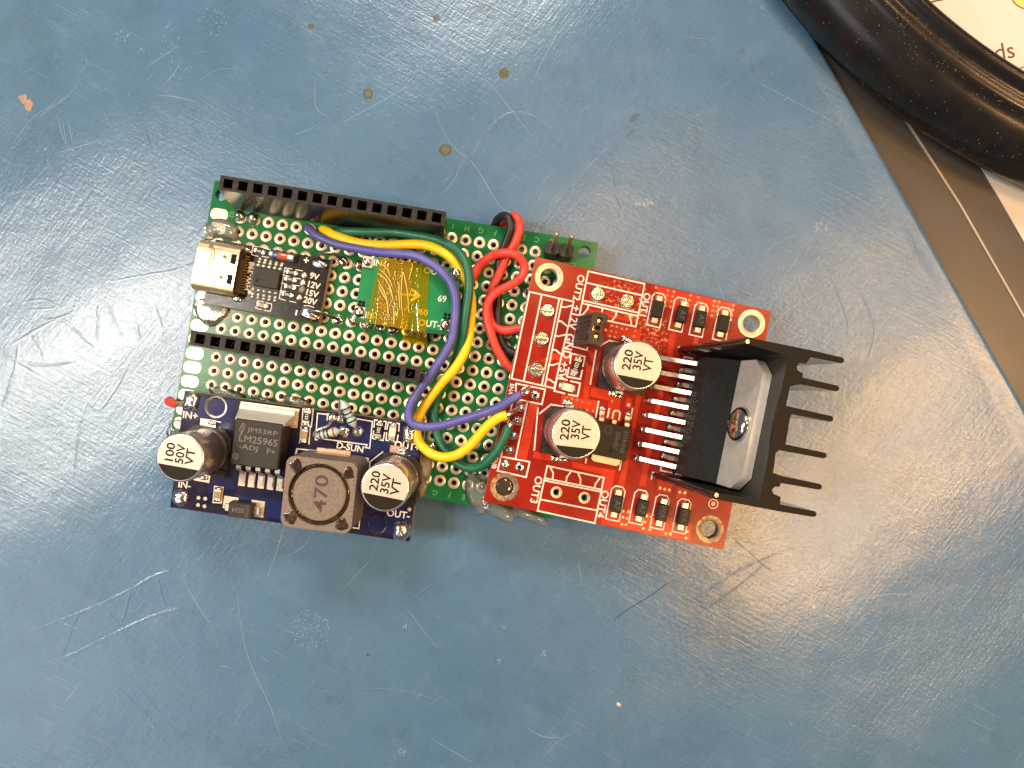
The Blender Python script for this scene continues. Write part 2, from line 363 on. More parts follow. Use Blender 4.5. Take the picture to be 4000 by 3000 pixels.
def circle(cx, cy, r, n=20): return [(cx + r * math.cos(2 * math.pi * i / n), cy + r * math.sin(2 * math.pi * i / n)) for i in range(n)]
def rrect(cx, cy, w, h, r=0.3, n=4):
    out = []
    for sx, sy, a in ((1, 1, 0), (-1, 1, 90), (-1, -1, 180), (1, -1, 270)):
        for i in range(n + 1):
            t = R(a + 90 * i / n); out.append((cx + sx * (w / 2 - r) + r * math.cos(t), cy + sy * (h / 2 - r) + r * math.sin(t)))
    return out
def board(parent, outline, holes, thick, m, medge, name='board', n_edge=True):
    """printed circuit board, coloured mask on the faces and bare laminate at the rim"""
    me = curve_mesh(name, [outline] + holes, -thick, 0)
    me.materials.append(MATS[m]); me.materials.append(MATS[medge])
    xs = [p[0] for p in outline]; ys = [p[1] for p in outline]
    for p in me.polygons:
        c = p.center / MM
        if abs(p.normal.z) < 0.5 and (min(abs(c.x - min(xs)), abs(c.x - max(xs)), abs(c.y - min(ys)), abs(c.y - max(ys))) < 0.4): p.material_index = 1
    return mobj(name, me, None, parent)
TXT = {}
def text_mesh(s, bold=0.0):
    key = (s, bold)
    if key not in TXT:
        cu = bpy.data.curves.new('lettering', 'FONT'); cu.body = s; cu.size = 1.0; cu.align_x = 'CENTER'; cu.align_y = 'CENTER'
        cu.offset = bold; cu.resolution_u = 3; cu.extrude = 0.004
        cu.space_line = 0.9
        o = bpy.data.objects.new('lettering', cu); COL.objects.link(o)
        dg = bpy.context.evaluated_depsgraph_get(); me = bpy.data.meshes.new_from_object(o.evaluated_get(dg))
        bpy.data.objects.remove(o); bpy.data.curves.remove(cu); me.name = 'lettering'; me.materials.clear()
        ys = [v.co.y for v in me.vertices]; xs = [v.co.x for v in me.vertices]
        c = ((min(xs) + max(xs)) / 2, (min(ys) + max(ys)) / 2); hgt = max(ys) - min(ys)
        for v in me.vertices: v.co.x -= c[0]; v.co.y -= c[1]
        TXT[key] = (me, max(xs) - min(xs), hgt)
    return TXT[key]
def text(parent, s, loc, height, rot=0.0, m='silk', width=None, bold=0.012, name='lettering'):
    me, w, h = text_mesh(s, bold); me = me.copy(); k = height / h; kx = (width / w) if width else k
    for v in me.vertices: v.co = Vector((v.co.x * kx * MM, v.co.y * k * MM, v.co.z * MM))
    return mobj(name, me, m, parent, loc, (0, 0, R(rot)))
def lines(parent, fr, polys, width, h, m, name='silkscreen_lines', inv=None):
    """printed lines; polys are lists of photo points on the board's face"""
    b = MB()
    for k, pl in enumerate(polys):
        P = [fr.at(u, v, 0) for u, v in pl] if fr else [Vector((p[0], p[1], 0)) for p in pl]
        for i in range(len(P) - 1):
            d = (P[i + 1] - P[i]); L = d.length
            if L < 1e-6: continue
            d /= L; q = Vector((-d.y, d.x, 0)) * width / 2; e = d * width / 2
            z = h + 0.0006 * ((i + 3 * k) % 7)
            c = [P[i] - e - q, P[i + 1] + e - q, P[i + 1] + e + q, P[i] - e + q]
            b.add([(p.x, p.y, z) for p in c], [(0, 1, 2, 3)])
    return b.obj(name, m, parent)
def smooth_path(pts, per=7):
    pts = [Vector(p) for p in pts]; out = []
    P = [pts[0] * 2 - pts[1]] + pts + [pts[-1] * 2 - pts[-2]]
    for i in range(1, len(P) - 2):
        a, b, c, d = P[i - 1:i + 3]
        for j in range(per):
            t = j / per
            out.append(0.5 * ((2 * b) + (c - a) * t + (2 * a - 5 * b + 4 * c - d) * t * t + (3 * b - a - 3 * c + d) * t ** 3))
    out.append(pts[-1]); return out
def z2(a): return R(a)

# ------------------------------------------------------------------ setting: table, mat
def zmat(x, y):
    """the soft mat does not lie quite flat"""
    return (0.16 * math.sin(x / 13.0 + 0.8) * math.sin(y / 17.0 + 0.4) + 0.22 * math.sin((x * 0.8 + y) / 24.0 + 1.2)
            + 0.10 * math.sin((x - 1.6 * y) / 9.0) - 0.22)
def fl(u, v, z=0.0): 
    s = (CAMZ - z) / FPX; return Vector(((u - CU) * s, (CV - v) * s, z))
EA, EB = fl(3094, 0), fl(4000, 1592)
def edge_x(y): return EA.x + (EB.x - EA.x) * (y - EA.y) / (EB.y - EA.y)
tb = MB().box(-400, 400, -300, 300, -22, -2.4); t_o = tb.obj('table_top', 'table'); tag(t_o, None, kind='structure')
ms = empty('work_mat'); tag(ms, 'worn blue rubber work mat with scratches, stains and a straight edge', 'mat')
def build_mat():
    NX, NY = 300, 230; v = []; f = []
    for j in range(NY + 1):
        y = -112 + 224 * j / NY
        xe = edge_x(y)
        for i in range(NX + 1):
            x = -150 + (xe + 150) * i / NX
            k = min(1.0, (xe - x) / 4.0)
            v.append((x, y, zmat(x, y) * k - 0.12 * (1 - k) ** 3))
    for j in range(NY):
        for i in range(NX): a = j * (NX + 1) + i; f.append((a, a + 1, a + NX + 2, a + NX + 1))
    base = len(v)
    for j in range(NY + 1):
        y = -112 + 224 * j / NY; v.append((edge_x(y) + 0.05, y, -2.2))
    for j in range(NY):
        a = j * (NX + 1) + NX; f.append((a, base + j, base + j + 1, a + NX + 1))
    b = MB(); b.add(v, f); return b.obj('mat_sheet', 'mat_blue', ms, smooth='all')
build_mat()

# engraved strokes, each a ridge with a groove beside it
def ridge(pts, w=0.55, h=0.10, name='scratch', m='mat_blue'):
    P = smooth_path([fl(u, v) for u, v in pts], 8); b = MB(); v = []; f = []; prof = [(-1.0, 0.004), (-0.55, 0.25), (-0.15, 1.0), (0.15, 1.0), (0.55, 0.25), (1.0, 0.004)]
    for i, p in enumerate(P):
        t = (P[min(i + 1, len(P) - 1)] - P[max(i - 1, 0)]).normalized(); q = Vector((-t.y, t.x, 0))
        e = min(1.0, min(i, len(P) - 1 - i) / 3.0 + 0.15) * (0.75 + 0.5 * mnoise.noise((p.x * 0.8, p.y * 0.8, 2)))
        for s, k in prof:
            c = p + q * (s * w * (0.8 + 0.4 * mnoise.noise((p.x, p.y, 7)))); v.append((c.x, c.y, zmat(c.x, c.y) + 0.008 + k * h * e))
    n = len(prof)
    for i in range(len(P) - 1):
        for j in range(n - 1): f.append((i * n + j, i * n + j + 1, (i + 1) * n + j + 1, (i + 1) * n + j))
    b.add(v, f); return b.obj(name, m, ms, smooth='all')
def streak(pts, w, m, name='scratch', b=None, z=0.012):
    own = b is None; b = b or MB(); P = [fl(u, v) for u, v in pts]
    if len(P) > 2: P = smooth_path(P, 5)
    else: P = [P[0].lerp(P[1], i / 6) for i in range(7)]
    v = []; f = []
    for i, p in enumerate(P):
        t = (P[min(i + 1, len(P) - 1)] - P[max(i - 1, 0)]).normalized(); q = Vector((-t.y, t.x, 0))
        ww = w * (0.15 + 0.85 * math.sin(math.pi * (i + 0.3) / (len(P) - 0.4))) * (0.7 + 0.6 * abs(mnoise.noise((p.x * 2, p.y * 2, 1))))
        for s in (-0.5, 0.5):
            c = p + q * s * ww; v.append((c.x, c.y, zmat(c.x, c.y) + z))
    for i in range(len(P) - 1): f.append((2 * i, 2 * i + 2, 2 * i + 3, 2 * i + 1))
    b.add(v, f)
    return b.obj(name, m, ms) if own else b
STROKES = [
    [(114, 2470), (361, 2374), (500, 2307), (590, 2256), (660, 2232)], [(187, 2600), (362, 2518), (482, 2458), (600, 2406), (711, 2377)],
    [(301, 2392), (270, 2480), (235, 2573)], [(193, 2416), (270, 2450), (356, 2490)], [(374, 2350), (420, 2400), (464, 2452)],
    [(503, 2313), (485, 2385), (467, 2446)], [(609, 2259), (625, 2320), (642, 2380)],
    [(0, 1385), (80, 1420), (158, 1464)], [(68, 1342), (58, 1420), (34, 1500), (5, 1590)], [(168, 1253), (230, 1240), (287, 1220)],
    [(238, 1245), (310, 1305), (378, 1365)], [(383, 1192), (380, 1260), (374, 1358)], [(120, 1310), (150, 1350), (172, 1405)],
    [(90, 1420), (200, 1425), (295, 1404)], [(420, 1190), (452, 1270), (478, 1322)], [(527, 1245), (535, 1290), (545, 1318)],
    [(600, 1180), (618, 1240), (632, 1280)], [(40, 1345), (170, 1270), (290, 1215)]]
for i, st in enumerate(STROKES): ridge(st, 0.50, 0.05 if i < 7 else 0.045)
for pl in [[(1640, 800), (1690, 740), (1800, 650), (1905, 500), (1990, 440), (2080, 450), (2160, 520), (2260, 570), (2350, 620), (2395, 680), (2400, 760), (2440, 850)],
           [(1770, 720), (1900, 520)], [(640, 2900), (560, 2780), (470, 2700)], [(2000, 2435), (2100, 2400), (2190, 2310), (2290, 2260), (2400, 2210)],
           [(1650, 2040 + 230), (1500, 2330)], [(450, 2680), (640, 2870)], [(500, 2640), (700, 2880)], [(2680, 2360), (2900, 2220), (3120, 2130)], [(2700, 2420), (2920, 2260), (3000, 2180)],
           [(3350, 1100), (3420, 1280), (3390, 1420)], [(3240, 1050), (3310, 1230), (3320, 1330)], [(430, 1100), (560, 1075), (700, 1050), (790, 1010)],
           [(80, 1180), (170, 1170), (210, 1200), (100, 1210)], [(330, 1560), (380, 1600), (440, 1530), (500, 1420)], [(280, 1900), (300, 1700), (330, 1580)]]:
    ridge(pl, 0.35, 0.028)
# fine scratches, scuffs, dents: nobody could count them
sb, sd_, sf, gd = MB(), MB(), MB(), MB()
rg = random.Random(11)
def in_mat(u, v): return u < 3094 + 0.569 * v - 30
for k in range(430):
    u, v = rg.uniform(0, 3900), rg.uniform(0, 3000)
    if not in_mat(u, v): continue
    a = rg.choice((-0.62, -0.55, -0.7, 0.9, 0.6, 1.9, 0.15, 2.4)) + rg.gauss(0, 0.22); L = rg.expovariate(1 / 85) + 16
    L = min(L, 420); du, dv = math.cos(a) * L, math.sin(a) * L; bend = rg.gauss(0, 0.05) * L
    w = rg.uniform(0.035, 0.10)
    if not in_mat(u + du, v + dv): continue
    streak([(u, v), (u + du / 2 - dv / L * bend, v + dv / 2 + du / L * bend), (u + du, v + dv)], w, None, b=sb if rg.random() < 0.16 else sd_)
for pl in [[(560, 270), (620, 230), (700, 175)], [(160, 440), (230, 400), (290, 345)], [(1690, 420), (1760, 560), (1850, 640), (1950, 800), (2000, 830)],
           [(1300, 500), (1500, 390), (1650, 300)], [(210, 600), (300, 575), (395, 545)], [(225, 450), (240, 520), (260, 570)], [(240, 455), (262, 575)], [(262, 460), (285, 568)],
           [(0, 770), (90, 740), (180, 655)], [(3400, 2550), (3480, 2515), (3560, 2490)], [(3330, 2350), (3480, 2320), (3640, 2330)], [(1230, 300), (1235, 420), (1290, 460)],
           [(1890, 300), (1960, 380), (2100, 560)], [(2800, 1090), (2870, 1280)], [(700, 2250), (770, 2370), (830, 2450)], [(920, 2300), (960, 2550), (1060, 2780), (1100, 2900)],
           [(1130, 1980), (1080, 2150), (1040, 2260)], [(2260, 2180), (2272, 2290)], [(2400, 2300), (2570, 2430)], [(3540, 1240), (3640, 1320), (3720, 1440)]]:
    streak(pl, 0.09, None, b=sb)
def cluster(cu_, cv_, ru, rv, n, size, b=sf):
    for k in range(n):
        a = rg.uniform(0, 6.28); q = math.sqrt(rg.random())
        u, v = cu_ + math.cos(a) * q * ru, cv_ + math.sin(a) * q * rv; p = fl(u, v); s = size * rg.uniform(0.3, 1.1); t = rg.uniform(0, 6.28)
        pts = [(p.x + s * math.cos(t + w) * rr, p.y + s * math.sin(t + w) * rr) for w, rr in ((0, 1), (1.2, 0.35), (2.9, 0.9), (4.4, 0.3))]
        b.add([(x, y, zmat(x, y) + 0.014) for x, y in pts], [(0, 1, 2, 3)])
for c in ((1210, 2460, 75, 80, 150, 0.22), (2515, 790, 42, 14, 60, 0.28), (3210, 890, 30, 26, 50, 0.25), (3450, 800, 40, 45, 26, 0.2), (470, 140, 30, 28, 45, 0.2), (555, 195, 14, 10, 12, 0.2),
          (830, 85, 75, 55, 60, 0.2), (660, 160, 40, 90, 45, 0.18), (700, 270, 50, 45, 40, 0.18), (340, 235, 30, 25, 20, 0.18), (190, 640, 10, 22, 16, 0.2), (860, 620, 12, 10, 10, 0.2),
          (3440, 2170, 40, 25, 18, 0.16), (1950, 2585, 8, 12, 14, 0.22), (2125, 2555, 10, 14, 14, 0.24), (1583, 2452, 9, 11, 14, 0.2), (1708, 2412, 9, 10, 10, 0.2), (1570, 2945, 16, 18, 22, 0.22),
          (3160, 2625, 9, 9, 9, 0.2), (3135, 2635, 8, 10, 9, 0.2), (2730, 2672, 9, 9, 9, 0.2), (3090, 2825, 10, 11, 10, 0.2), (1970, 2450, 10, 8, 9, 0.2), (1060, 2950, 70, 60, 40, 0.15),
          (190, 1640, 14, 10, 12, 0.22), (2000, 1500, 1, 1, 1, 0.1), (2980, 20, 26, 10, 6, 0.2)): cluster(*c)
for k in range(420):
    u, v = rg.uniform(0, 3950), rg.uniform(0, 3000)
    if in_mat(u, v): cluster(u, v, 3, 3, 1, rg.uniform(0.06, 0.17), sf if rg.random() < 0.7 else gd)
for pl, w in (([(580, 520), (585, 560)], 0.4), ([(570, 490), (575, 530), (588, 570)], 0.3), ([(636, 480), (640, 550)], 0.25), ([(612, 530), (616, 580)], 0.25), ([(2460, 470), (2500, 440)], 1.3), ([(2450, 530), (2480, 505)], 0.8),
              ([(2890, 205), (2910, 190)], 1.2), ([(2940, 255), (2945, 285)], 0.9), ([(2905, 365), (2925, 385)], 0.3), ([(1830, 2395), (1925, 2390)], 0.05), ([(3870, 1290), (3960, 1250)], 0.12)): streak(pl, w, None, b=gd)
for b_, n_, m_ in ((sb, 'bright_scratches', 'scuff'), (sd_, 'faint_scratches', 'scratch_dim'), (sf, 'scuff_marks', 'scuff'), (gd, 'dark_marks', 'groove_dark')):
    o = b_.obj(n_, m_, ms); o['kind'] = 'stuff'
def blot(u, v, r, m, name, irr=0.25, z=0.02, sd=0, hole=0):
    c = fl(u, v); P = []
    for i in range(22):
        t = 2 * math.pi * i / 22; rr = r * (1 + irr * mnoise.noise((math.cos(t) * 1.4 + sd * 3, math.sin(t) * 1.4, sd)))
        P.append((c.x + rr * math.cos(t), c.y + rr * math.sin(t)))
    b = MB(); v_ = [(x, y, zmat(x, y) + z) for x, y in P]
    if hole:
        v_ += [(c.x + (x - c.x) * hole, c.y + (y - c.y) * hole, zmat(x, y) + z) for x, y in P]
        b.add(v_, [(i, (i + 1) % 22, 22 + (i + 1) % 22, 22 + i) for i in range(22)])
    else: b.add(v_, [tuple(range(22))])
    o = b.obj(name, m, ms)
    if hole: blot(u, v, r * hole * 1.02, 'olive_pale', name, irr, z + 0.002, sd)
    return o
mat('olive_pale', (0.10, 0.115, 0.09), 0.4)
for u, v, r, h in ((1703, 66, 0.62, 0), (1968, 284, 1.0, 0), (1438, 366, 0.98, 0.62), (1741, 585, 1.15, 0.55), (1215, 103, 0.55, 0)): blot(u, v, r, 'olive', 'stain', sd=u % 7, hole=h)
for i, (u, v, r) in enumerate(((92, 388, 0.75), (108, 408, 0.85), (78, 378, 0.4), (112, 425, 0.45))): blot(u, v, r, 'copper_fleck', 'stain', irr=0.6, z=0.022 + 0.003 * i, sd=i)

# loose things on the mat
hr = MB().tube([Vector((p.x, p.y, zmat(p.x, p.y) + 0.06)) for p in smooth_path([fl(2403, 2422), (fl(2450, 2385)), fl(2530, 2335), fl(2617, 2274)], 6)], 0.05, 6)
tag(hr.obj('hair', 'hair', smooth='all'), 'thin dark hair lying on the mat below the red board', 'hair')
hr = MB().tube([Vector((p.x, p.y, zmat(p.x, p.y) + 0.06)) for p in smooth_path([fl(2866, 2105), fl(2930, 2160), fl(2968, 2195), fl(3005, 2225)], 6)], 0.045, 6)
tag(hr.obj('hair', 'hair', smooth='all'), 'short straight dark hair on the mat beside the red board corner', 'hair')
def crumb(u, v, r, label, m='crumb'):
    p = fl(u, v); b = MB().dome(r, r * 0.6, r * 0.5, n=9, m=3, wob=0.9, sd=u % 13)
    tag(b.obj('crumb', m, None, (p.x, p.y, zmat(p.x, p.y)), (0, 0, u)), label, 'crumb')
crumb(2418, 2757, 0.55, 'pale crumb lying on the mat near the lower frame edge')
crumb(3175, 2368, 0.6, 'beige crumb lying on the mat below the heat sink fins')
crumb(1435, 2560, 0.0001 + 0.25, 'tiny dark crumb below the dark blue converter board', 'hair')

# ------------------------------------------------------------------ background: round tray, printed sheets, table seam
def build_tray():
    root = empty('round_tray', None, None, (137.0, 137.0, 0.3)); tag(root, 'black glossy round tray with stepped rim and dust on it', 'tray')
    prof = [(107.6, 0), (108.6, 0.8), (109.0, 2.4), (108.6, 4.6), (107.4, 6.8), (105.6, 8.6), (103.9, 9.6), (103.2, 9.9), (102.7, 10.4), (102.2, 10.9), (101.6, 11.15), (100.9, 11.2), (100.3, 11.25),
            (99.8, 11.6), (99.4, 12.15), (98.9, 12.7), (98.2, 12.9), (97.5, 12.5), (97.0, 11.7), (96.8, 10.5), (96.7, 6.0)]
    rim = MB().lathe(prof, 240).obj('rim', 'rim_black', root, smooth='all')
    MB().lathe([(96.75, 5.9), (0.01, 5.8)], 96).obj('tray_floor', 'rim_black', root)
    MB().lathe([(107.6, 0), (0.01, 0.05)], 96).obj('tray_underside', 'rim_black', root)
    d = MB(); r_ = random.Random(3)
    for k in range(900):
        t = r_.uniform(R(195), R(262)); i = r_.random() ** 0.8 * 0.62; j = i * (len(prof) - 1); a = int(j); fr = j - a
        if a < 1 or a > len(prof) - 3: continue
        rr = prof[a][0] * (1 - fr) + prof[a + 1][0] * fr; z = prof[a][1] * (1 - fr) + prof[a + 1][1] * fr
        s = r_.uniform(0.03, 0.085); w = r_.uniform(0, 6)
        c = Vector((rr * math.cos(t), rr * math.sin(t), z + 0.05)); e = Vector((math.cos(w), math.sin(w), 0)) * s * r_.choice((1, 1, 2.5)); g = Vector((-math.sin(w), math.cos(w), 0)) * s * 0.6
        d.add([c - e, c + g, c + e, c - g], [(0, 1, 2, 3)])
    o = d.obj('dust', 'dust', root); o['kind'] = 'stuff'
    sh = MB().lathe([(96.4, 6.05), (96.4, 6.2), (0.01, 6.2)], 120).obj('printed_disc', 'paper', None, (137.0, 137.0, 0.3))
    tag(sh, 'cream paper disc with brown print lying inside the black tray', 'paper')
    zt = 6.35
    def q(u, v): p = fl(u, v, zt); return (p.x - 137.0, p.y - 137.0)
    text(sh, 'nds', (*q(3898, 205), 6.22), 3.0, 10, 'print_brown', bold=0.0)
    def pl(pts, w):
        P = smooth_path([Vector((*q(*p), 0)) for p in pts], 6); lines(sh, None, [[(p.x, p.y) for p in P]], w, 6.22, 'print_brown', 'printed_line')
    pl([(3625, 12), (3660, 4), (3720, -8)], 0.3); pl([(3980, 268), (4020, 258), (4100, 250)], 0.2)
    c = q(4010, -28)
    MB().cyl(2.9, 6.2, 6.225, 32, c[0], c[1]).obj('printed_spot', 'print_yellow', sh)
    lines(sh, None, [[(c[0] + 2.95 * math.cos(i * 0.2), c[1] + 2.95 * math.sin(i * 0.2)) for i in range(33)]], 0.2, 6.23, 'print_brown', 'printed_line')
build_tray()
a, b_, c_ = fl(3540, 470, -2.2), fl(3752, 800, -2.2), fl(4000, 1235, -2.2)
seam = [a + (a - b_) * 0.6, a, b_, c_, c_ + (c_ - b_) * 1.0]
sm = MB()
for i in range(len(seam) - 1):
    p, q = seam[i], seam[i + 1]; d = (q - p).normalized(); n = Vector((-d.y, d.x, 0)) * 0.20
    sm.add([p - n + Vector((0, 0, -0.25)), q - n + Vector((0, 0, -0.25)), q - n, p - n, p + n, q + n, p + n + Vector((0, 0, -0.25)), q + n + Vector((0, 0, -0.25))], [(0, 1, 2, 3), (3, 2, 5, 4), (4, 5, 7, 6)])
sm.obj('table_seam', 'edge_pale', t_o)
e0 = [(seam[0].x + 0.2, seam[0].y), (seam[1].x + 0.2, seam[1].y), (seam[2].x + 0.2, seam[2].y), (seam[3].x + .2, seam[3].y), (seam[4].x + .2, seam[4].y), (160, seam[4].y), (160, seam[0].y)]
MB().prism(e0, -2.39, -2.33).obj('table_panel', 'table', t_o)
pa = fl(3845, 668, -1.9); pb = fl(4000, 938, -1.9); dd = (pb - pa).normalized(); nn = Vector((-dd.y, dd.x, 0))
wp = MB().prism([(p.x, p.y) for p in (pa - dd * 20, pb + dd * 60, pb + dd * 60 + nn * 60, pa - dd * 20 + nn * 60)], -2.3, -2.05).obj('paper_sheet', 'paper')
tag(wp, 'white paper sheet on the brown table beyond the tray rim', 'paper')

# ------------------------------------------------------------------ perforated board
P = 2.54
def grid(c, r): return ((c - 11.5) * P, (9.5 - r) * P)
perf = empty('perfboard', PERF); tag(perf, 'green perforated prototyping board with two black socket headers, carrying the modules', 'circuit board')
def inside(poly, u, v):
    """signed distance in photo pixels, positive inside"""
    best = 1e9; ins = False; n = len(poly)
    for i in range(n):
        (x1, y1), (x2, y2) = poly[i], poly[(i + 1) % n]
        if (y1 > v) != (y2 > v) and u < (x2 - x1) * (v - y1) / (y2 - y1) + x1: ins = not ins
        dx, dy = x2 - x1, y2 - y1; t = max(0, min(1, ((u - x1) * dx + (v - y1) * dy) / (dx * dx + dy * dy)))
        best = min(best, math.hypot(u - x1 - t * dx, v - y1 - t * dy))
    return best if ins else -best
COVER = [[(2095, 1005), (3013, 1216), (2825, 2149), (1888, 1957)], [(719, 1523), (1655, 1661), (1605, 2119), (668, 1981)],
         [(800, 940), (960, 952), (1293, 1015), (1247, 1262), (885, 1190), (745, 1170)], [(1419, 1000), (1810, 1053), (1757, 1308), (1386, 1256)]]
pads, holes = [], []
for r in range(1, 19):
    for c in range(24):
        x, y = grid(c, r); u, v = PERF.px(x, y)
        cov = max(inside(q, u, v) for q in COVER)
        if cov > 24 and math.hypot(u - 2145, v - 1083) > 62: continue
        if r == 1 and c <= 14 or r == 11 and c <= 14: continue          # under the socket headers
        if r == 1 and c >= 22: continue
        pads.append((c, r)); holes.append(circle(x, y, 0.52, 14))
corner = [PERF.at(864, 760), PERF.at(2283, 984)]
holes += [circle(p.x, p.y, 1.1, 20) for p in corner]
board(perf, [(-35, -25), (35, -25), (35, 25), (-35, 25)], holes, 1.6, 'pcb_green', 'pcb_edge_green')
padm = MB().lathe([(0.46, -1.62), (0.46, -0.02), (0.52, 0.035), (0.99, 0.045), (1.04, 0.012), (1.04, 0.002)], 18).mesh('solder_pad', True); padm.materials.append(MATS['pad_tan'])
for c, r in pads:
    x, y = grid(c, r); mobj('solder_pad', padm, None, perf, (x, y, 0.005), (0, 0, random.uniform(0, 6)))
ov = curve_mesh('edge_pad', [rrect(0, 0, 3.15, 2.05, 0.9, 6)], 0.003, 0.05); ov.materials.append(MATS['pad_cream'])
for r in list(range(2, 18)):
    x, y = grid(0, r); u, v = PERF.px(x - 3.92, y)
    if inside(COVER[1], u, v) > 40: continue
    mobj('edge_pad', ov, None, perf, (x - 3.92, y, 0))
for r in (3, 2):
    x, y = grid(23, r); mobj('edge_pad', ov, None, perf, (x + 3.92, y, 0)) if r > 2 else None
for r in (1, 2, 10, 12, 13, 14, 15):
    x, y = grid(0, r); text(perf, '%02d' % r, (x - 1.72, y + 0.35, 0.004), 0.85, -90, 'silk_green', bold=0.0)
x, y = grid(23, 2); text(perf, '01', (x + 1.95, y + 1.15, 0.004), 0.95, -90, 'silk_green', bold=0.0)
x, y = grid(23, 2); text(perf, '02', (x + 0.7, y + 0.9, 0.004), 0.95, -90, 'silk_green', bold=0.0)
for i in range(24):
    L = 'ABCDEFGHIJKLMNOPQRSTUVWX'[23 - i]
    if i >= 15: x, y = grid(i, 1); text(perf, L, (x - 0.1, y + 2.15, 0.004), 0.95, 180, 'silk_green', bold=0.0)
    if 16 <= i <= 20: x, y = grid(i, 18); text(perf, L, (x - 0.5, y - 2.25, 0.004), 0.95, 180, 'silk_green', bold=0.0)

# socket headers: body with real openings, a spring contact in each
def header(base, n, h, lean, rim, contacts, ztop_mat='header_top'):
    (bx, by) = base; T = Matrix(((1, 0, lean[0] / h, 0), (0, 1, lean[1] / h, 0), (0, 0, 1, 0), (0, 0, 0, 1)))
    w = 1.25; L = n * P
    part = empty('socket_header', None, perf, (bx, by, 0))
    holes = [[(i * P - 0.78, -0.78), (i * P + 0.78, -0.78), (i * P + 0.78, 0.78), (i * P - 0.78, 0.78)] for i in range(n)]
    me = curve_mesh('header_body', [rrect((n - 1) * P / 2, 0, L + rim, 2 * w, 0.06, 1)] + holes, 0.25, h)
    me.materials.append(MATS['header_plastic']); me.materials.append(MATS[ztop_mat]); me.materials.append(MATS['socket_dark'])
    for p in me.polygons:
        c = p.center / MM
        if p.normal.z > 0.5: p.material_index = 1
        elif abs(p.normal.z) < 0.5 and abs(c.y) < 0.9 and -0.9 < c.x < (n - 1) * P + 0.9: p.material_index = 2
    for v in me.vertices: v.co = (T @ (v.co / MM)) * MM
    mobj('header_body', me, None, part)
    fl_ = MB().box(-1.0, (n - 1) * P + 1.0, -0.85, 0.85, 2.6, 3.0, T=T); fl_.obj('socket_floor', 'socket_dark', part)
    cm = MB().box(-0.16, 0.10, -0.30, -0.14, 3.0, h - 1.5).box(-0.02, 0.24, 0.12, 0.28, 3.0, h - 1.7); m_ = cm.mesh('spring_contact'); m_.materials.append(MATS['gold_pin'])
    if contacts:
        for i in range(n):
            p = T @ Vector((i * P, 0, 0)); mobj('spring_contact', m_, None, part, (p.x + lean[0] * 0.5, p.y + lean[1] * 0.5, 0))
    for i in range(n):
        MB().box(i * P - 0.3, i * P + 0.3, -0.3, 0.3, -5.75, 0.2).obj('pin', 'tin', part)
    return part
x, y = grid(0, 1); h1 = header((x, y), 15, 8.7, (0.62, 1.12), 0.35, False)
x, y = grid(0, 11); h2 = header((x, y), 15, 8.9, (0.62, 0.02), 0.9, True)
# broken, ragged ends of the socket strips
for (bx, by, lean, h, ends) in ((*grid(0, 1), (0.62, 1.12), 8.7, (-1,)), (*grid(0, 11), (0.62, 0.0), 8.9, (-1, 1))):
    for e in ends:
        x0 = bx + (-1.27 - 0.2 if e < 0 else 14 * P + 1.27 + 0.25); b = MB(); r_ = random.Random(int(by) + e)
        for k in range(9):
            z = r_.uniform(2, h - 0.4); s = r_.uniform(0.12, 0.3)
            b.dome(s * 1.4, s * 1.2, s, x0 + lean[0] * z / h, by + r_.uniform(-1.1, 1.1) + lean[1] * z / h, z, 7, 3, 0.9, k)
        o = b.obj('snapped_end', 'header_top', perf); o['kind'] = 'stuff'
# two pin header, pins tipped slightly
x, y = grid(22, 1)
ph = empty('pin_header', None, perf, (x + 0.25, y + 0.2, 0), (R(-10), R(2), 0))
oct_ = lambda cx: [(cx - 1.24, -0.75), (cx - 0.75, -1.24), (cx + 0.75, -1.24), (cx + 1.24, -0.75), (cx + 1.24, 0.75), (cx + 0.75, 1.24), (cx - 0.75, 1.24), (cx - 1.24, 0.75)]
for i in range(2):
    MB().prism(oct_(i * P), 0.1, 2.6).obj('pin_base', 'black_plastic', ph)
    MB().box(i * P - 0.32, i * P + 0.32, -0.32, 0.32, -2, 8.7, 0.1).obj('pin', 'gold_pin', ph)
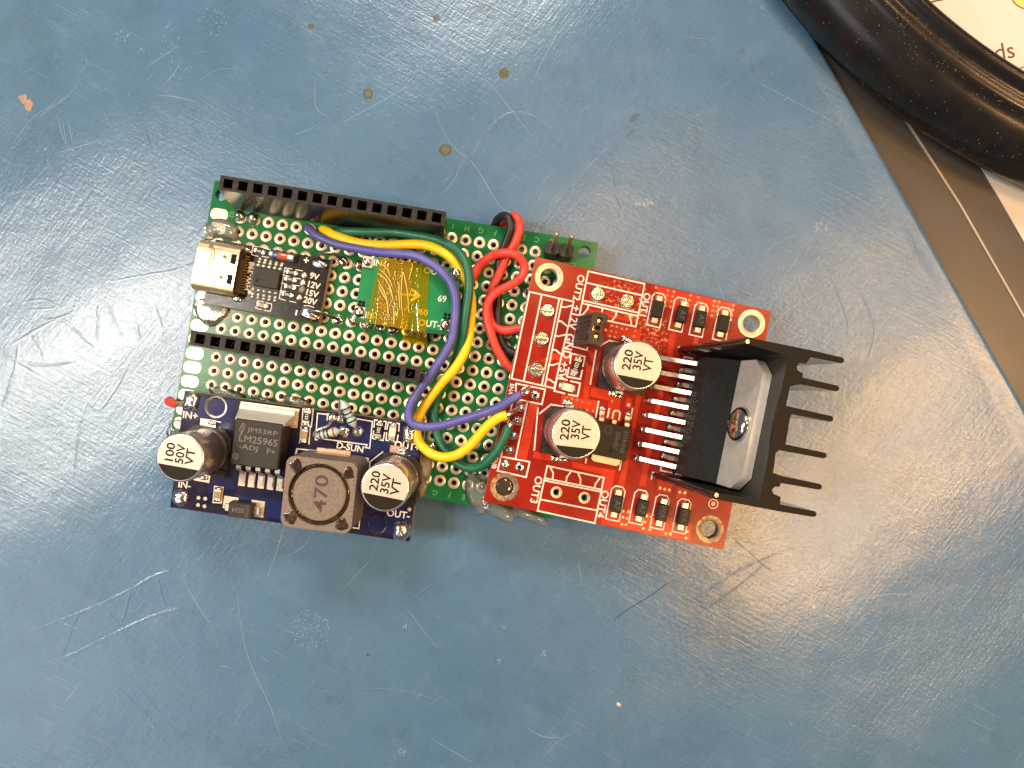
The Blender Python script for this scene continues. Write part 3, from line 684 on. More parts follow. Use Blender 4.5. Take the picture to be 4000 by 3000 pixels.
# solder joints standing on the board
def blob(parent, fr, u, v, r, h, m='solder', name='solder_joint', ry=None, wob=0.3, hh=0.0, sq=1.0, rot=0):
    p = fr.at(u, v, hh); return MB().dome(r, ry or r, h, n=18, m=6, wob=wob, sd=(u * 0.37) % 9, sq=sq).obj(name, m, parent, (p.x, p.y, hh), (0, 0, R(rot)), smooth=True)
for u, v, r, h in ((938, 845, 1.0, 1.0), (989, 857, 1.15, 1.2), (1340, 1021, 0.98, 0.8), (1319, 1247, 0.98, 0.45), (1384, 1251, 1.0, 1.1), (1430, 1270, 0.95, 0.8), (1478, 1280, 0.95, 0.9),
                   (1531, 1290, 0.95, 0.9), (1691, 1745, 0.8, 0.5), (1402, 1035, 0.95, 0.8)): blob(perf, PERF, u, v, r, h)
for u, v, rx, ry, h, m, rot in ((868, 897, 3.1, 1.7, 1.1, 'hot_glue', -8), (812, 905, 1.9, 1.4, 0.9, 'hot_glue', 10), (828, 1215, 3.0, 2.9, 1.2, 'hot_glue', 30), (1870, 1925, 2.3, 3.6, 1.5, 'hot_glue', 15), (1945, 1990, 4.2, 1.5, 1.6, 'hot_glue', -15),
                                 (2060, 2012, 4.0, 0.9, 1.2, 'hot_glue', -12), (700, 1690, 2.0, 2.6, 1.0, 'hot_glue_thin', 20), (900, 1545, 3.6, 0.9, 1.2, 'hot_glue_thin', -9), (1040, 1568, 2.8, 0.8, 1.2, 'hot_glue_thin', -9), (1165, 1572, 2.4, 1.0, 1.4, 'hot_glue', -9),
                                 (1655, 1830, 1.35, 3.0, 1.1, 'glue_grey', 6), (1652, 1905, 0.75, 1.8, 0.7, 'glue_grey', 4)):
    o = blob(perf, PERF, u, v, rx, h, m, 'glue_blob', ry, 0.45, 0.06, 1.0, rot)

# ------------------------------------------------------------------ small parts shared by the modules
def chip_res(parent, x, y, L, Wd, h, rot, body='res_black', term='tin', label=None, lh=0.5, name='chip_resistor', lrot=0, lm='silk'):
    """surface mount part lying along its own x axis: body, two end caps, maybe a printed code"""
    o = MB().box(-L / 2 + L * 0.2, L / 2 - L * 0.2, -Wd / 2, Wd / 2, 0.05, h, 0.04).obj(name, body, parent, (x, y, 0), (0, 0, R(rot)))
    for s in (-1, 1):
        MB().box(s * L / 2 - (L * 0.21 if s > 0 else 0), s * L / 2 + (L * 0.21 if s < 0 else 0), -Wd / 2 - 0.02, Wd / 2 + 0.02, 0.03, h + 0.03, 0.05).obj('end_cap', term, o)
        MB().dome(L * 0.16, Wd * 0.55, h * 0.75, s * (L / 2 + L * 0.06), 0, 0.03, 12, 4, 0.3, x + s).obj('solder_joint', 'solder', o, smooth=True)
    if label: text(o, label, (0, 0, h + 0.006), lh, lrot, lm)
    return o
def capacitor(parent, fr, u, v, htop, lines3, rot, chord=0.55, textrot=90, rad=4.0, ts=1.45, tsx=0.0):
    """aluminium can on a black octagonal seat, printed top with a dark minus sector"""
    p = fr.at(u, v, htop); x, y = p.x, p.y
    r = rad
    prof = [(0.5, 1.0), (r * 0.90, 1.0), (r, 1.25), (r * 1.0, 1.7), (r * 0.955, 1.95), (r * 0.955, 2.25), (r, 2.5), (r, htop - 0.35), (r * 0.975, htop - 0.12), (r * 0.93, htop - 0.02), (r * 0.91, htop - 0.03)]
    o = MB().lathe(prof, 48).obj('capacitor', 'can_side', parent, (x, y, 0), (0, 0, R(rot)), smooth=True)
    MB().cyl(r * 0.92, htop - 0.2, htop, 48).obj('can_lid', 'can_top', o)
    s = r * 1.04; k = 1.5
    MB().prism([(-s, -s), (s, -s), (s, s - k), (s - k, s), (-s + k, s), (-s, s - k)], 0.06, 0.95).obj('seat', 'black_plastic', o)
    MB().prism([(-s * 0.98, -s * 0.98), (s * 0.98, -s * 0.98), (s * .98, -s * 0.7), (-s * .98, -s * .7)], 0.95, 1.5).obj('seat_wall', 'black_plastic', o)
    for sy in (1, -1): MB().box(-0.75, 0.75, sy * (s + 0.45) - 0.6, sy * (s + 0.45) + 0.6, 0.03, 0.28, 0.06).obj('lead', 'tin', o)
    for sy in (1, -1): MB().dome(0.85, 0.45, 0.5, 0, sy * (s + 0.75), 0.05, 12, 4, 0.4, x).obj('solder_joint', 'solder', o, smooth=True)
    a = math.acos(chord); seg = [(r * 0.915 * math.sin(t), -r * 0.915 * math.cos(t)) for t in [(-a + 2 * a * i / 20) for i in range(21)]]
    MB().prism(seg, htop + 0.002, htop + 0.008).obj('polarity_mark', 'ink', o)
    c0 = 0.10 * r
    for i, (t, wd, dx, dy) in enumerate(lines3): text(o, t, (dx, c0 + dy, htop + 0.006), ts, textrot, 'ink', width=wd, bold=0.02)
    return o
def vias(parent, fr, pts, r=0.16, m='tin_dark'):
    b = MB()
    for u, v in pts: p = fr.at(u, v); b.lathe([(r * 0.4, 0.045), (r * 1.6, 0.05)], 8, p.x, p.y)
    for u, v in pts: p = fr.at(u, v); b.cyl(r * 0.75, 0.03, 0.055, 8, p.x, p.y)
    o = b.obj('vias', m, parent); o['kind'] = 'stuff'

# ------------------------------------------------------------------ motor driver board (red)
red = empty('motor_driver_board', RED); tag(red, 'red motor driver board with a finned black heat sink and white outlines', 'circuit board')
mh = [RED.at(2145, 1083), RED.at(2935.7, 1264), RED.at(1971, 1902), RED.at(2772.7, 2067.6)]
th = [RED.at(2173.4, 1923), RED.at(2283, 1944.3)]
board(red, [(-21.5, -21.5), (21.5, -21.5), (21.5, 21.5), (-21.5, 21.5)], [circle(p.x, p.y, 1.62, 28) for p in mh] + [circle(p.x, p.y, 0.62, 16) for p in th], 1.6, 'pcb_red', 'pcb_edge_red')
for i, p in enumerate(mh):
    MB().lathe([(1.55, -1.62), (1.55, 0.0), (1.62, 0.04), (2.45, 0.05), (2.5, 0.002)], 40).obj('mounting_ring', ('pad_cream', 'pad_cream', 'pad_dull', 'pad_dull')[i], red, (p.x, p.y, 0.004), smooth=True)
p = mh[2]; MB().dome(1.5, 1.5, 0.25, p.x, p.y, -0.5, 24, 4, 0.1).obj('glue_plug', 'glue_dark', red, smooth=True)
for p in th: MB().lathe([(0.55, -1.62), (0.55, 0), (0.6, 0.04), (1.0, 0.05), (1.04, 0.002)], 24).obj('solder_pad', 'pad_tan', red, (p.x, p.y, 0.004), smooth=True)
def zA(x, y): return (2000 + x / 4.1475, 1100 + y / 4.1475)
def zB(x, y): return (1900 + x / 3.318, 1450 + y / 3.318)
def zC(x, y): return (2250 + x / 4.1475, 1500 + y / 4.1475)
def z6(x, y): return (2350 + x / 2.212, 1550 + y / 2.212)
def z7(x, y): return (2200 + x / 4.148, 1050 + y / 4.148)
def z8(x, y): return (2450 + x / 4.148, 1100 + y / 4.148)
TR = [
    [zC(235, 200), zC(245, 40), zC(520, 110), zC(560, 200), zC(700, 210), zC(745, 150), zC(700, 430), zC(640, 600), zC(520, 560), zC(525, 270)],
    [zC(815, 220), zC(910, 235), zC(890, 400), zC(790, 370)],
    [zC(985, 130), zC(1080, 110), zC(1000, 480), zC(920, 900), zC(780, 1659), zC(670, 1659), zC(830, 1050), zC(905, 700)],
    [zC(1345, 100), zC(1425, 120), zC(1265, 870), zC(1125, 1659), zC(1020, 1659), zC(1190, 830)],
    [zC(-60, 1250), zC(230, 1330), zC(640, 1400), zC(560, 1800), zC(400, 1780), zC(415, 1460), zC(-60, 1350)],
    [z6(0, 955), z6(220, 1000), z6(230, 965), z6(430, 1005), z6(600, 1050), z6(785, 1090), z6(765, 1245), z6(0, 1100)],
    [z6(485, 690), z6(620, 715), z6(600, 840), z6(475, 815)], [z6(655, 780), z6(750, 800), z6(730, 900), z6(640, 880)],
    [zB(560, 410), zB(680, 440), zB(600, 760), zB(520, 1150), zB(400, 1120), zB(480, 760)],
    [zB(980, 310), zB(1450, 385), zB(1420, 560), zB(1150, 480), zB(960, 440)],
    [zB(620, 1040), zB(870, 1085), zB(960, 1190), zB(600, 1120)],
    [zA(1180, 1270), zA(1300, 1400), zA(1270, 1659), zA(1240, 1900), zA(1150, 1900), zA(1195, 1430)],
    [zA(1215, 1085), zA(1340, 1170), zA(1330, 1290), zA(1280, 1290)],
    [zA(460, 1290), zA(650, 1170), zA(830, 1150), zA(940, 1215), zA(930, 1310), zA(790, 1300), zA(700, 1255), zA(600, 1300)],
    [z8(440, 60), z8(1060, 205), z8(1740, 365), z8(1690, 640), z8(1430, 600), z8(1060, 520), z8(760, 450), z8(620, 420)],
    [z7(760, 880), z7(1270, 980), z7(1240, 1160), z7(1000, 1160), z7(690, 1100)],
    [z7(330, 640), z7(1220, 830), z7(1200, 880), z7(600, 760)],
    [z8(690, 830), z8(790, 800), z8(730, 1230), z8(640, 1220)], [z8(1090, 860), z8(1170, 880), z8(1140, 1030), z8(1060, 1050)],
]
for k, pl in enumerate(TR):
    q = [RED.at(*p) for p in pl]; MB().prism([(w.x, w.y) for w in q], 0.002, 0.016 + 0.0015 * (k % 5)).obj('copper_trace', 'red_copper', red)
SL = [[(2068.7, 1139.8), (2241, 1178.4), (2165, 1517), (1998, 1478.6), (2068.7, 1139.8)], [(2115.7, 1152), (2045.8, 1489)], [(2184.5, 1167), (2116, 1506)], [(2196.5, 1169), (2128, 1509)],
      [(2194, 1198.9), (2211, 1200), (2236, 1192.8)], [(2180.8, 1254.3), (2193, 1255.5), (2219.4, 1278.4)], [(2170, 1312), (2182, 1313.4), (2213.4, 1306)], [(2158, 1366.4), (2171, 1367.6), (2196.5, 1388)],
      [(2145.9, 1425.5), (2159, 1426), (2186.9, 1418)], [(2135, 1482), (2147, 1483.4), (2169, 1498)],
      [(2256, 1269), (2235, 1353), (2291.7, 1367.6), (2294, 1358)], [(2226, 1419), (2231.5, 1381), (2284.5, 1393), (2277, 1430)], [(2222, 1438), (2214.6, 1471.3), (2266.4, 1481), (2274, 1447)],
      [(2214, 1484), (2176, 1476), (2165, 1527), (2205, 1537)], [(2230, 1489), (2266, 1496.7), (2255.6, 1548), (2221, 1541)],
      [(2013, 1560), (2016, 1498), (2129, 1521), (2117, 1579.6), (2013, 1558)], [(2059.7, 1570.6), (2013, 1794)], [(1999.5, 1579.6), (1957, 1783)],
      [(1957, 1783), (2068.8, 1804), (2055, 1864), (1943.7, 1838.8), (1957, 1783)],
      [(2137.6, 1819.8), (2359, 1866), (2323, 2043.5), (2099.6, 1995), (2137.6, 1819.8)], [(2129, 1868), (2350.6, 1912.7)], [(2127, 1876.8), (2348.5, 1921)], [(2110, 1950.6), (2334, 1994)],
      [(2148, 1824), (2160.8, 1847), (2158.6, 1872)], [(2230.4, 1842), (2213.5, 1864), (2211.4, 1883)], [(2257.8, 1847), (2268, 1872.6), (2266, 1894)], [(2344, 1866), (2325, 1891.6), (2323, 1906)],
      [(2297.6, 1059.6), (2518, 1109), (2483.3, 1276.6), (2263.9, 1229.6), (2297.6, 1059.6)], [(2289, 1104), (2507, 1153.7)], [(2276, 1174), (2494, 1222)], [(2274.7, 1185), (2491.7, 1234.4)],
      [(2298.8, 1191), (2295, 1206.7), (2276, 1229.6)], [(2353, 1204), (2352, 1216)], [(2408.5, 1216), (2406, 1232), (2389, 1255)], [(2462.8, 1229), (2461.6, 1243), (2467.6, 1271.8)],
      [zC(365, 285), zC(320, 540)], [zC(915, 400), zC(885, 560)], [zC(170, 1190), zC(155, 1275)], [zC(735, 1245), zC(705, 1390)],
      [zC(1385, 1320), zC(1370, 1400), zC(1700, 1470)], [zC(1240, 1432), zC(1222, 1530)], [zC(1240, 1432), zC(1900, 1560), zC(1890, 1600)],
      [z7(1940, 1290), z7(1870, 1275), z7(1880, 1265)], [z7(1950, 1480), z7(1960, 1425), z7(2090, 1455)], [(2101, 1595), (2087, 1757)], [(2108, 1615), (2152, 1580), (2200, 1588)], [(2328, 1370), (2306, 1500)], [(2345, 1350), (2380, 1330), (2412, 1338)]]
lines(red, RED, SL, 0.26, 0.04, 'silk')
for s, u, v, hgt, rot in (('OUT2', 2261, 1124, 1.30, -90), ('OUT1', 2520, 1190, 1.25, -90), ('+12V', 2243, 1241, 1.45, -90), ('GND', 2220, 1352, 1.45, -90), ('+5V', 2199, 1448, 1.35, -90), ('OUT3', 2095, 1913, 1.35, -90),
                          ('OUT4', 2355, 1969, 1.35, -90), ('U1', 2398.3, 1618, 1.75, 180), ('ENA', 1997, 1521, 0.72, -90), ('1', 1983, 1582, 0.7, -90), ('2', 1972, 1645, 0.7, -90), ('ENB', 1933, 1808, 0.8, -90)):
    p = RED.at(u, v); text(red, s, (p.x, p.y, 0.045), hgt, rot, 'silk', bold=0.018)
p = RED.at(2786, 1968); lines(red, None, [circle(p.x, p.y, 0.82, 24) + [circle(p.x, p.y, 0.82, 24)[0]]], 0.15, 0.04, 'silk'); MB().cyl(0.42, 0.005, 0.045, 16, p.x, p.y).obj('test_point', 'pad_dull', red)
p = RED.at(*zC(852, 338)); MB().cyl(0.28, 0.03, 0.05, 12, p.x, p.y).obj('silkscreen_dot', 'silk', red)
vl = [z7(*q) for q in ((790, 925), (870, 940), (948, 962), (1028, 978), (690, 990), (775, 1008), (853, 1023), (755, 1090), (835, 1105), (1168, 1010), (1150, 1092))]
vl += [z8(*q) for q in ((465, 97), (450, 178), (660, 143), (757, 165), (650, 220), (738, 240), (630, 303), (720, 322), (617, 385), (705, 403), (1028, 228), (1158, 257), (1008, 304), (1145, 338), (992, 386), (1415, 318), (1485, 330), (1398, 392), (1467, 408), (1383, 475), (1452, 490), (1367, 555), (1436, 570), (1720, 385), (1705, 460), (1690, 545), (1680, 620))]
vl += [zB(*q) for q in ((1035, 350), (1105, 360), (1175, 375), (1250, 392), (1327, 410), (1115, 410), (1155, 468), (1230, 485), (1305, 503), (1385, 517), (1635, 390))]
vl += [z6(*q) for q in ((505, 790), (545, 800), (585, 805), (675, 825), (720, 830), (190, 990), (230, 995), (185, 1040), (220, 1050), (175, 1100), (210, 1105), (360, 1137), (375, 1083), (418, 1150), (555, 1180), (595, 1185), (730, 1220), (740, 1165), (390, 1030), (430, 1040))]
vias(red, RED, vl)
# cut terminal pins and header joints
for u, v, r, h in ((2138.6, 1214.5, 1.15, 0.7), (2117, 1324.2, 1.18, 0.7), (2095, 1444.8, 1.3, 0.7), (2333.8, 1150, 1.25, 0.7), (2448.3, 1177.8, 1.25, 0.6)):
    p = RED.at(u, v); MB().lathe([(r * 1.18, 0.01), (r * 1.05, 0.18), (r, 0.35), (r * 0.97, h - 0.1), (r * 0.88, h), (0.01, h + 0.02)], 22).obj('solder_joint', 'solder', red, (p.x, p.y, 0), smooth=True)
    MB().box(-r * 0.75, r * 0.75, -0.1, 0.02, h, h + 0.10, 0.02).obj('cut_pin', 'tin_dark', red, (p.x, p.y, 0), (0, 0, R(75 if u > 2300 else -8 + u % 20)))
for u, v, r, h in ((2091.4, 1543.4, 0.85, 0.35), (2050.7, 1527, 0.85, 0.4), (2029.6, 1588.6, 0.95, 0.9), (2017.5, 1643, 0.95, 1.0), (2004, 1700, 0.85, 0.7), (1989, 1754.4, 0.85, 0.7), (1975, 1813, 0.85, 0.6), (2029.6, 1825, 0.85, 0.25)):
    blob(red, RED, u, v, r, h)
for u, v in ((2091.4, 1543.4), (2029.6, 1825)): p = RED.at(u, v); MB().cyl(0.3, 0.2, 0.42, 10, p.x, p.y).obj('pin_hole', 'socket_dark', red)
for u, v in ((2213, 1573.6), (2166.7, 1790.6), (2440, 1322), (2389.8, 1536)): blob(red, RED, u, v, 0.75, 0.4, 'solder', 'solder_joint', 0.6, 0.4, 0, 0.6)
# capacitors
cl = (('220', 3.3, -1.85, 0.15), ('35V', 3.0, -0.15, 0.35), ('VT', 2.3, 1.55, 0.0))
capacitor(red, RED, 2492.7, 1427, 10.2, cl, 1.5, 0.56)
capacitor(red, RED, 2251, 1697, 10.2, cl, 5.5, 0.55)
# diodes: top row, bottom row
def diode(u, v, rot, label, shift=(0, 0), arot=0):
    p = RED.at(u, v, 0.6)
    o = MB().box(-0.92, 0.92, -1.45, 1.45, 0.12, 1.25, 0.12).obj('diode', 'ic_dark', red, (p.x, p.y, 0), (0, 0, R(arot)))
    for s in (1, -1):
        MB().box(-0.62, 0.62, s * 1.95 - 0.55, s * 1.95 + 0.55, 0.03, 0.75 if s > 0 else 0.6, 0.14).obj('lead', 'tin', o)
        MB().dome(0.72, 0.45, 0.55, 0, s * 2.2, 0.02, 12, 4, 0.3, u).obj('solder_joint', 'solder', o, smooth=True)
    if label: text(o, label, (0.05, -0.1, 1.256), 0.95, -90, 'etch_faint', bold=0.0)
    q = [(-1.2, -2.95), (1.2, -2.95), (1.2, 2.3), (0.65, 2.95), (-0.65, 2.95), (-1.2, 2.3), (-1.2, -2.95)]
    qq = [(p.x + a * math.cos(0) + shift[0], p.y + b) for a, b in q]
    lines(red, None, [qq], 0.2, 0.041, 'silk')
for a in ((2567, 1208.5, 0, None, (0.05, 0), 0), (2661, 1227.8, 0, 'A7', (-0.3, 0.1), -3), (2734.5, 1247, 0, 'A7', (0, 0.1), 1), (2823.7, 1264, 0, None, (0.1, 0.1), 0),
          (2407.9, 1968, 0, 'A7', (0, 0.1), 0), (2506, 1984, 0, 'A7', (-0.35, 0.2), -2), (2585, 2002, 0, 'WA7', (-0.15, 0.1), -1), (2668.7, 2018, 0, 'WA7', (-0.05, 0.1), 0)): diode(*a)
# resistor, LED
p = RED.at(2249.5, 1430); chip_res(red, p.x, p.y, 2.7, 1.25, 0.55, 84, label='102', lh=0.72, lrot=0)
p = RED.at(2215, 1513.3); o = chip_res(red, p.x, p.y, 2.2, 1.25, 0.8, -4, body='led_clear', name='indicator_led')
# voltage regulator
p0, p1, p2, p3 = (RED.at(*zC(*q), 2.2) for q in ((365, 600), (900, 715), (770, 1240), (290, 1130)))
cx, cy = (p0.x + p1.x + p2.x + p3.x) / 4, (p0.y + p1.y + p2.y + p3.y) / 4
vr = MB().box(-3.05, 3.05, -2.9, 2.9, 0.15, 2.25, 0.14).obj('voltage_regulator', 'ic_dark', red, (cx, cy, 0))
MB().prism([(-2.5, -2.8), (2.5, -2.8), (2.5, -3.75), (2.0, -4.1), (-2.0, -4.1), (-2.5, -3.75)], 0.04, 0.55).obj('tab', 'pad_cream', vr)
for x_ in (-2.28, 2.28):
    b = MB(); w = 0.42
    prof = [(2.8, 1.1), (3.5, 1.1), (4.1, 0.35), (5.2, 0.3)]
    for i in range(3):
        (ya, za), (yb, zb) = prof[i], prof[i + 1]
        b.add([(x_ - w, ya, za), (x_ + w, ya, za), (x_ + w, yb, zb), (x_ - w, yb, zb), (x_ - w, ya, za - 0.3), (x_ + w, ya, za - 0.3), (x_ + w, yb, zb - 0.3), (x_ - w, yb, zb - 0.3)],
              [(0, 1, 2, 3), (7, 6, 5, 4), (0, 3, 7, 4), (1, 5, 6, 2), (3, 2, 6, 7), (0, 4, 5, 1)])
    b.obj('lead', 'tin', vr); MB().dome(0.6, 0.55, 0.45, x_, 5.1, 0.05, 12, 4, 0.4, x_).obj('solder_joint', 'solder', vr, smooth=True)
MB().box(-0.4, 0.4, 2.8, 3.6, 0.8, 1.1, 0.05).obj('lead', 'tin', vr)
text(vr, 'BW41H', (2.1, 0.2, 2.256), 0.8, 90, 'etch_faint', bold=0.0); text(vr, '78M05', (0.85, 0.2, 2.256), 0.8, 90, 'etch_faint', bold=0.0)
lines(vr, None, [circle(-1.0, 1.7, 0.6, 18) + [circle(-1.0, 1.7, 0.6, 18)[0]]], 0.08, 2.256, 'etch_faint', 'mould_mark'); MB().cyl(0.5, 2.2, 2.256, 16, 0.2, -1.6).obj('mould_mark', 'ink', vr)

# heat sink, power chip and its fifteen leads; the sink leans a little away from the capacitors
LEAN = R(4.7)
hs = empty('heat_sink', None, red, (0, 0, 0.3), (0, LEAN, 0))
def fin(b, y, x0, x1, t=0.42): return [(x0, y - t), (x1, y - t * 0.6), (x1 + 0.15, y), (x1, y + t * 0.6), (x0, y + t)]
HX = 13.35; yT, yB = 11.25, -11.1
FT = ((22.0, 11.75), (22.1, 7.6), (22.1, 3.1), (22.2, -2.3), (22.4, -6.85), (22.4, -10.85))      # fin tips, first to last
def finp(k, x0):
    x1, y1 = FT[k]; h_ = 0.50; y0 = y1 - 0.12
    return [(x0, y0 - h_), (x1 - 0.3, y1 - h_ * 0.85), (x1, y1 - 0.18), (x1, y1 + 0.18), (x1 - 0.3, y1 + h_ * 0.85), (x0, y0 + h_)]
prof = [(6.5, yT + 0.5), (6.3, yT), (6.6, yT - 0.4), (HX, yT - 0.75), (HX, yB + 0.75), (6.6, yB + 0.4), (6.3, yB), (6.5, yB - 0.5)]
prof += finp(5, HX + 3.2) + [(HX + 3.1, yB + 1.7), (HX + 1.9, yB + 1.9), (HX + 1.55, yB + 2.4), (HX + 1.9, yB + 2.95), (HX + 2.6, yB + 3.05)]
prof += finp(4, HX + 2.7) + [(HX + 1.25, -6.3), (HX + 1.0, -3.5)] + finp(3, HX + 1.4) + [(HX + 2.25, -1.9), (HX + 2.1, 1.9)] + finp(2, HX + 2.3) + [(HX + 1.15, 3.5), (HX + 1.2, 6.4)]
prof += finp(1, HX + 2.8) + [(HX + 2.7, 8.6), (HX + 1.9, 8.8), (HX + 1.55, 9.35), (HX + 1.9, 9.9), (HX + 3.0, 10.1)] + finp(0, HX + 3.4)
me = curve_mesh('fin_block', [prof], 0.0, 24.6); me.materials.append(MATS['heatsink']); me.materials.append(MATS['heatsink_cut'])
for p in me.polygons:
    if p.normal.z > 0.5: p.material_index = 1
mobj('fin_block', me, None, hs)
for y_ in (yT - 0.1, yB + 0.1): MB().cyl(0.33, -2.2, 24.75, 12, 6.75, y_).obj('mounting_pin', 'tin_dark', hs)
chip = empty('power_chip', None, red, (0, 0, 0.3), (0, LEAN, 0))
bm = MB()
pf = [(8.35, 3.4), (8.35, 8.9), (HX - 1.6, 13.4), (HX - 1.45, 13.6), (HX - 0.03, 13.6), (HX - 0.03, 3.0), (9.2, 3.0)]     # side view: x, z
v = [(x, y, z) for y in (-9.9, 9.9) for x, z in pf]; n = len(pf)
bm.add(v, [tuple(range(n)), tuple(range(n, 2 * n))[::-1]] + [(i, n + i, n + (i + 1) % n, (i + 1) % n) for i in range(n)])
cb = bm.obj('chip_body', 'ic_dark', chip); cb.data.materials.append(MATS['ic_upper'])
for p in cb.data.polygons:
    if p.center.z > 10e-3 and p.normal.x < -0.3: p.material_index = 1
T = Matrix(((0, 0, 1, HX - 1.5), (1, 0, 0, 0), (0, 1, 0, 0), (0, 0, 0, 1)))     # local (y, z, depth)
tabme = curve_mesh('tab', [[(-9.9, 13.3), (9.9, 13.3), (9.9, 18.4), (7.8, 21.2), (-7.8, 21.2), (-9.9, 18.4)]], 0, 1.46)
for vv in tabme.vertices: vv.co = (T @ (vv.co / MM)) * MM
mobj('tab', tabme, 'tab_metal', chip)
Ts = Matrix.Translation((HX - 1.5, -0.2, 17.6)) @ Matrix.Rotation(R(-90), 4, 'Y')
MB().lathe([(2.75, 0.0), (2.75, 0.25), (2.6, 0.75), (2.0, 1.25), (1.1, 1.5), (0.01, 1.55)], 32, T=Ts).obj('screw', 'screw', chip, smooth=True)
MB().box(-1.5, 1.5, -0.3, 0.3, 1.35, 1.56, 0.03, T=Ts).box(-0.3, 0.3, -1.5, 1.5, 1.36, 1.57, 0.03, T=Ts).obj('screw_slot', 'tin_dark', chip)
for t, y_, z_, hgt, wd in (('L298N', -0.6, 8.0, 0.95, 6.4), ('BW6823D1', -0.3, 6.8, 0.95, 8.6), ('VW  CZ   MAR', -0.8, 5.6, 0.95, 9.6)):
    me_, w_, h_ = text_mesh(t, 0.0); me_ = me_.copy()
    for vv in me_.vertices: vv.co = Vector((8.35 - 0.012 - vv.co.z, y_ - vv.co.x * wd / w_, z_ + vv.co.y * hgt / h_)) * MM
    mobj('lettering', me_, 'etch_faint', chip)
for y_, z_ in ((6.6, 6.6), (-7.6, 6.2)): MB().cyl(0.75, 0, 0.02, 18, T=Matrix.Translation((8.36, y_, z_)) @ Matrix.Rotation(R(-90), 4, 'Y')).obj('mould_mark', 'ink', chip)
for y_ in (9.4, -9.4): MB().cyl(0.8, 0, 0.03, 14, T=Matrix.Translation((8.37, y_, 4.6)) @ Matrix.Rotation(R(-90), 4, 'Y')).obj('edge_notch', 'socket_dark', chip)
for i in range(8):
    y_ = -8.88 + i * P
    MB().box(-0.32, 0.32, -0.45, 0.45, 0, 1, 0.0, T=Matrix()) if False else None
    pts = [(2.95, y_, 0.1), (2.95, y_, 1.2), (3.2, y_, 1.7), (6.5, y_, 3.2), (9.3, y_, 4.6)]
    b = MB()
    for j in range(len(pts) - 1):
        a_, c2 = Vector(pts[j]), Vector(pts[j + 1]); d = (c2 - a_).normalized(); up = Vector((0, 1, 0)).cross(d) * -0.26; w = Vector((0, 0.36, 0))
        vv = [a_ - w - up, a_ + w - up, a_ + w + up, a_ - w + up, c2 - w - up, c2 + w - up, c2 + w + up, c2 - w + up]
        b.add(vv, [(0, 3, 2, 1), (4, 5, 6, 7), (0, 1, 5, 4), (1, 2, 6, 5), (2, 3, 7, 6), (3, 0, 4, 7)])
    b.obj('lead', 'tin', chip, (0, 0, -0.3), (0, -LEAN, 0)); MB().dome(0.72, 0.72, 1.15, 2.95, y_, 0.02, 14, 5, 0.2, i).obj('solder_joint', 'solder', chip, (0, 0, -0.3), (0, -LEAN, 0), smooth=True)
for i in range(7):
    y_ = -7.62 + i * P
    b = MB().box(7.6, 8.2, y_ - 0.36, y_ + 0.36, 0.1, 2.6).box(7.62, 9.6, y_ - 0.36, y_ + 0.36, 2.6, 3.1)
    b.obj('lead', 'tin', chip, (0, 0, -0.3), (0, -LEAN, 0)); MB().dome(0.75, 0.75, 1.0, 7.6, y_, 0.02, 14, 5, 0.2, i).obj('solder_joint', 'tin_dark', chip, (0, 0, -0.3), (0, -LEAN, 0), smooth=True)

# jumper cap on its two pins
jp = RED.at(2336, 1284, 8.0)
JF = Frame(RED.M @ Matrix.Translation((jp.x - 1.35, jp.y + 0.0, 0.0)) @ Matrix.Rotation(R(9.0), 4, 'Y') @ Matrix.Rotation(R(1), 4, 'Z'))
ju = empty('jumper_cap', JF); tag(ju, 'black jumper cap plugged upright onto two pins of the red board', 'jumper')
me = curve_mesh('jumper_body', [[(-1.3, -2.6), (1.1, -2.6), (1.35, -2.3), (1.35, -1.0), (0.75, -1.0), (0.75, 1.0), (1.35, 1.0), (1.35, 2.3), (1.1, 2.6), (-1.0, 2.6), (-1.3, 2.3)],
                                [(-0.45, 0.7), (0.45, 0.7), (0.45, 1.85), (-0.45, 1.85)], [(-0.45, -1.85), (0.45, -1.85), (0.45, -0.7), (-0.45, -0.7)], [(-0.9, -0.45), (0.35, -0.45), (0.35, 0.45), (-0.9, 0.45)]], 2.3, 8.3)
mobj('jumper_body', me, 'jumper_plastic', ju)
MB().box(-1.25, 1.2, -2.5, 2.5, 0.35, 2.25, 0.15).obj('pin_base', 'black_plastic', ju)
for s in (1, -1): MB().box(-0.25, 0.25, s * 1.27 - 0.25, s * 1.27 + 0.25, -0.1, 8.0, 0.05).obj('pin', 'gold_pin', ju)
MB().box(-0.55, 0.5, -1.9, 1.9, 6.6, 6.8).obj('contact_strip', 'gold_pin', ju); MB().box(-1.0, 1.0, -2.2, 2.2, 5.0, 5.2).obj('cap_floor', 'socket_dark', ju)
for k in range(6): MB().box(-1.45, -1.28, -2.2 + k * 0.8, -1.95 + k * 0.8, 2.6, 7.4, 0.05).obj('grip_rib', 'jumper_plastic', ju)

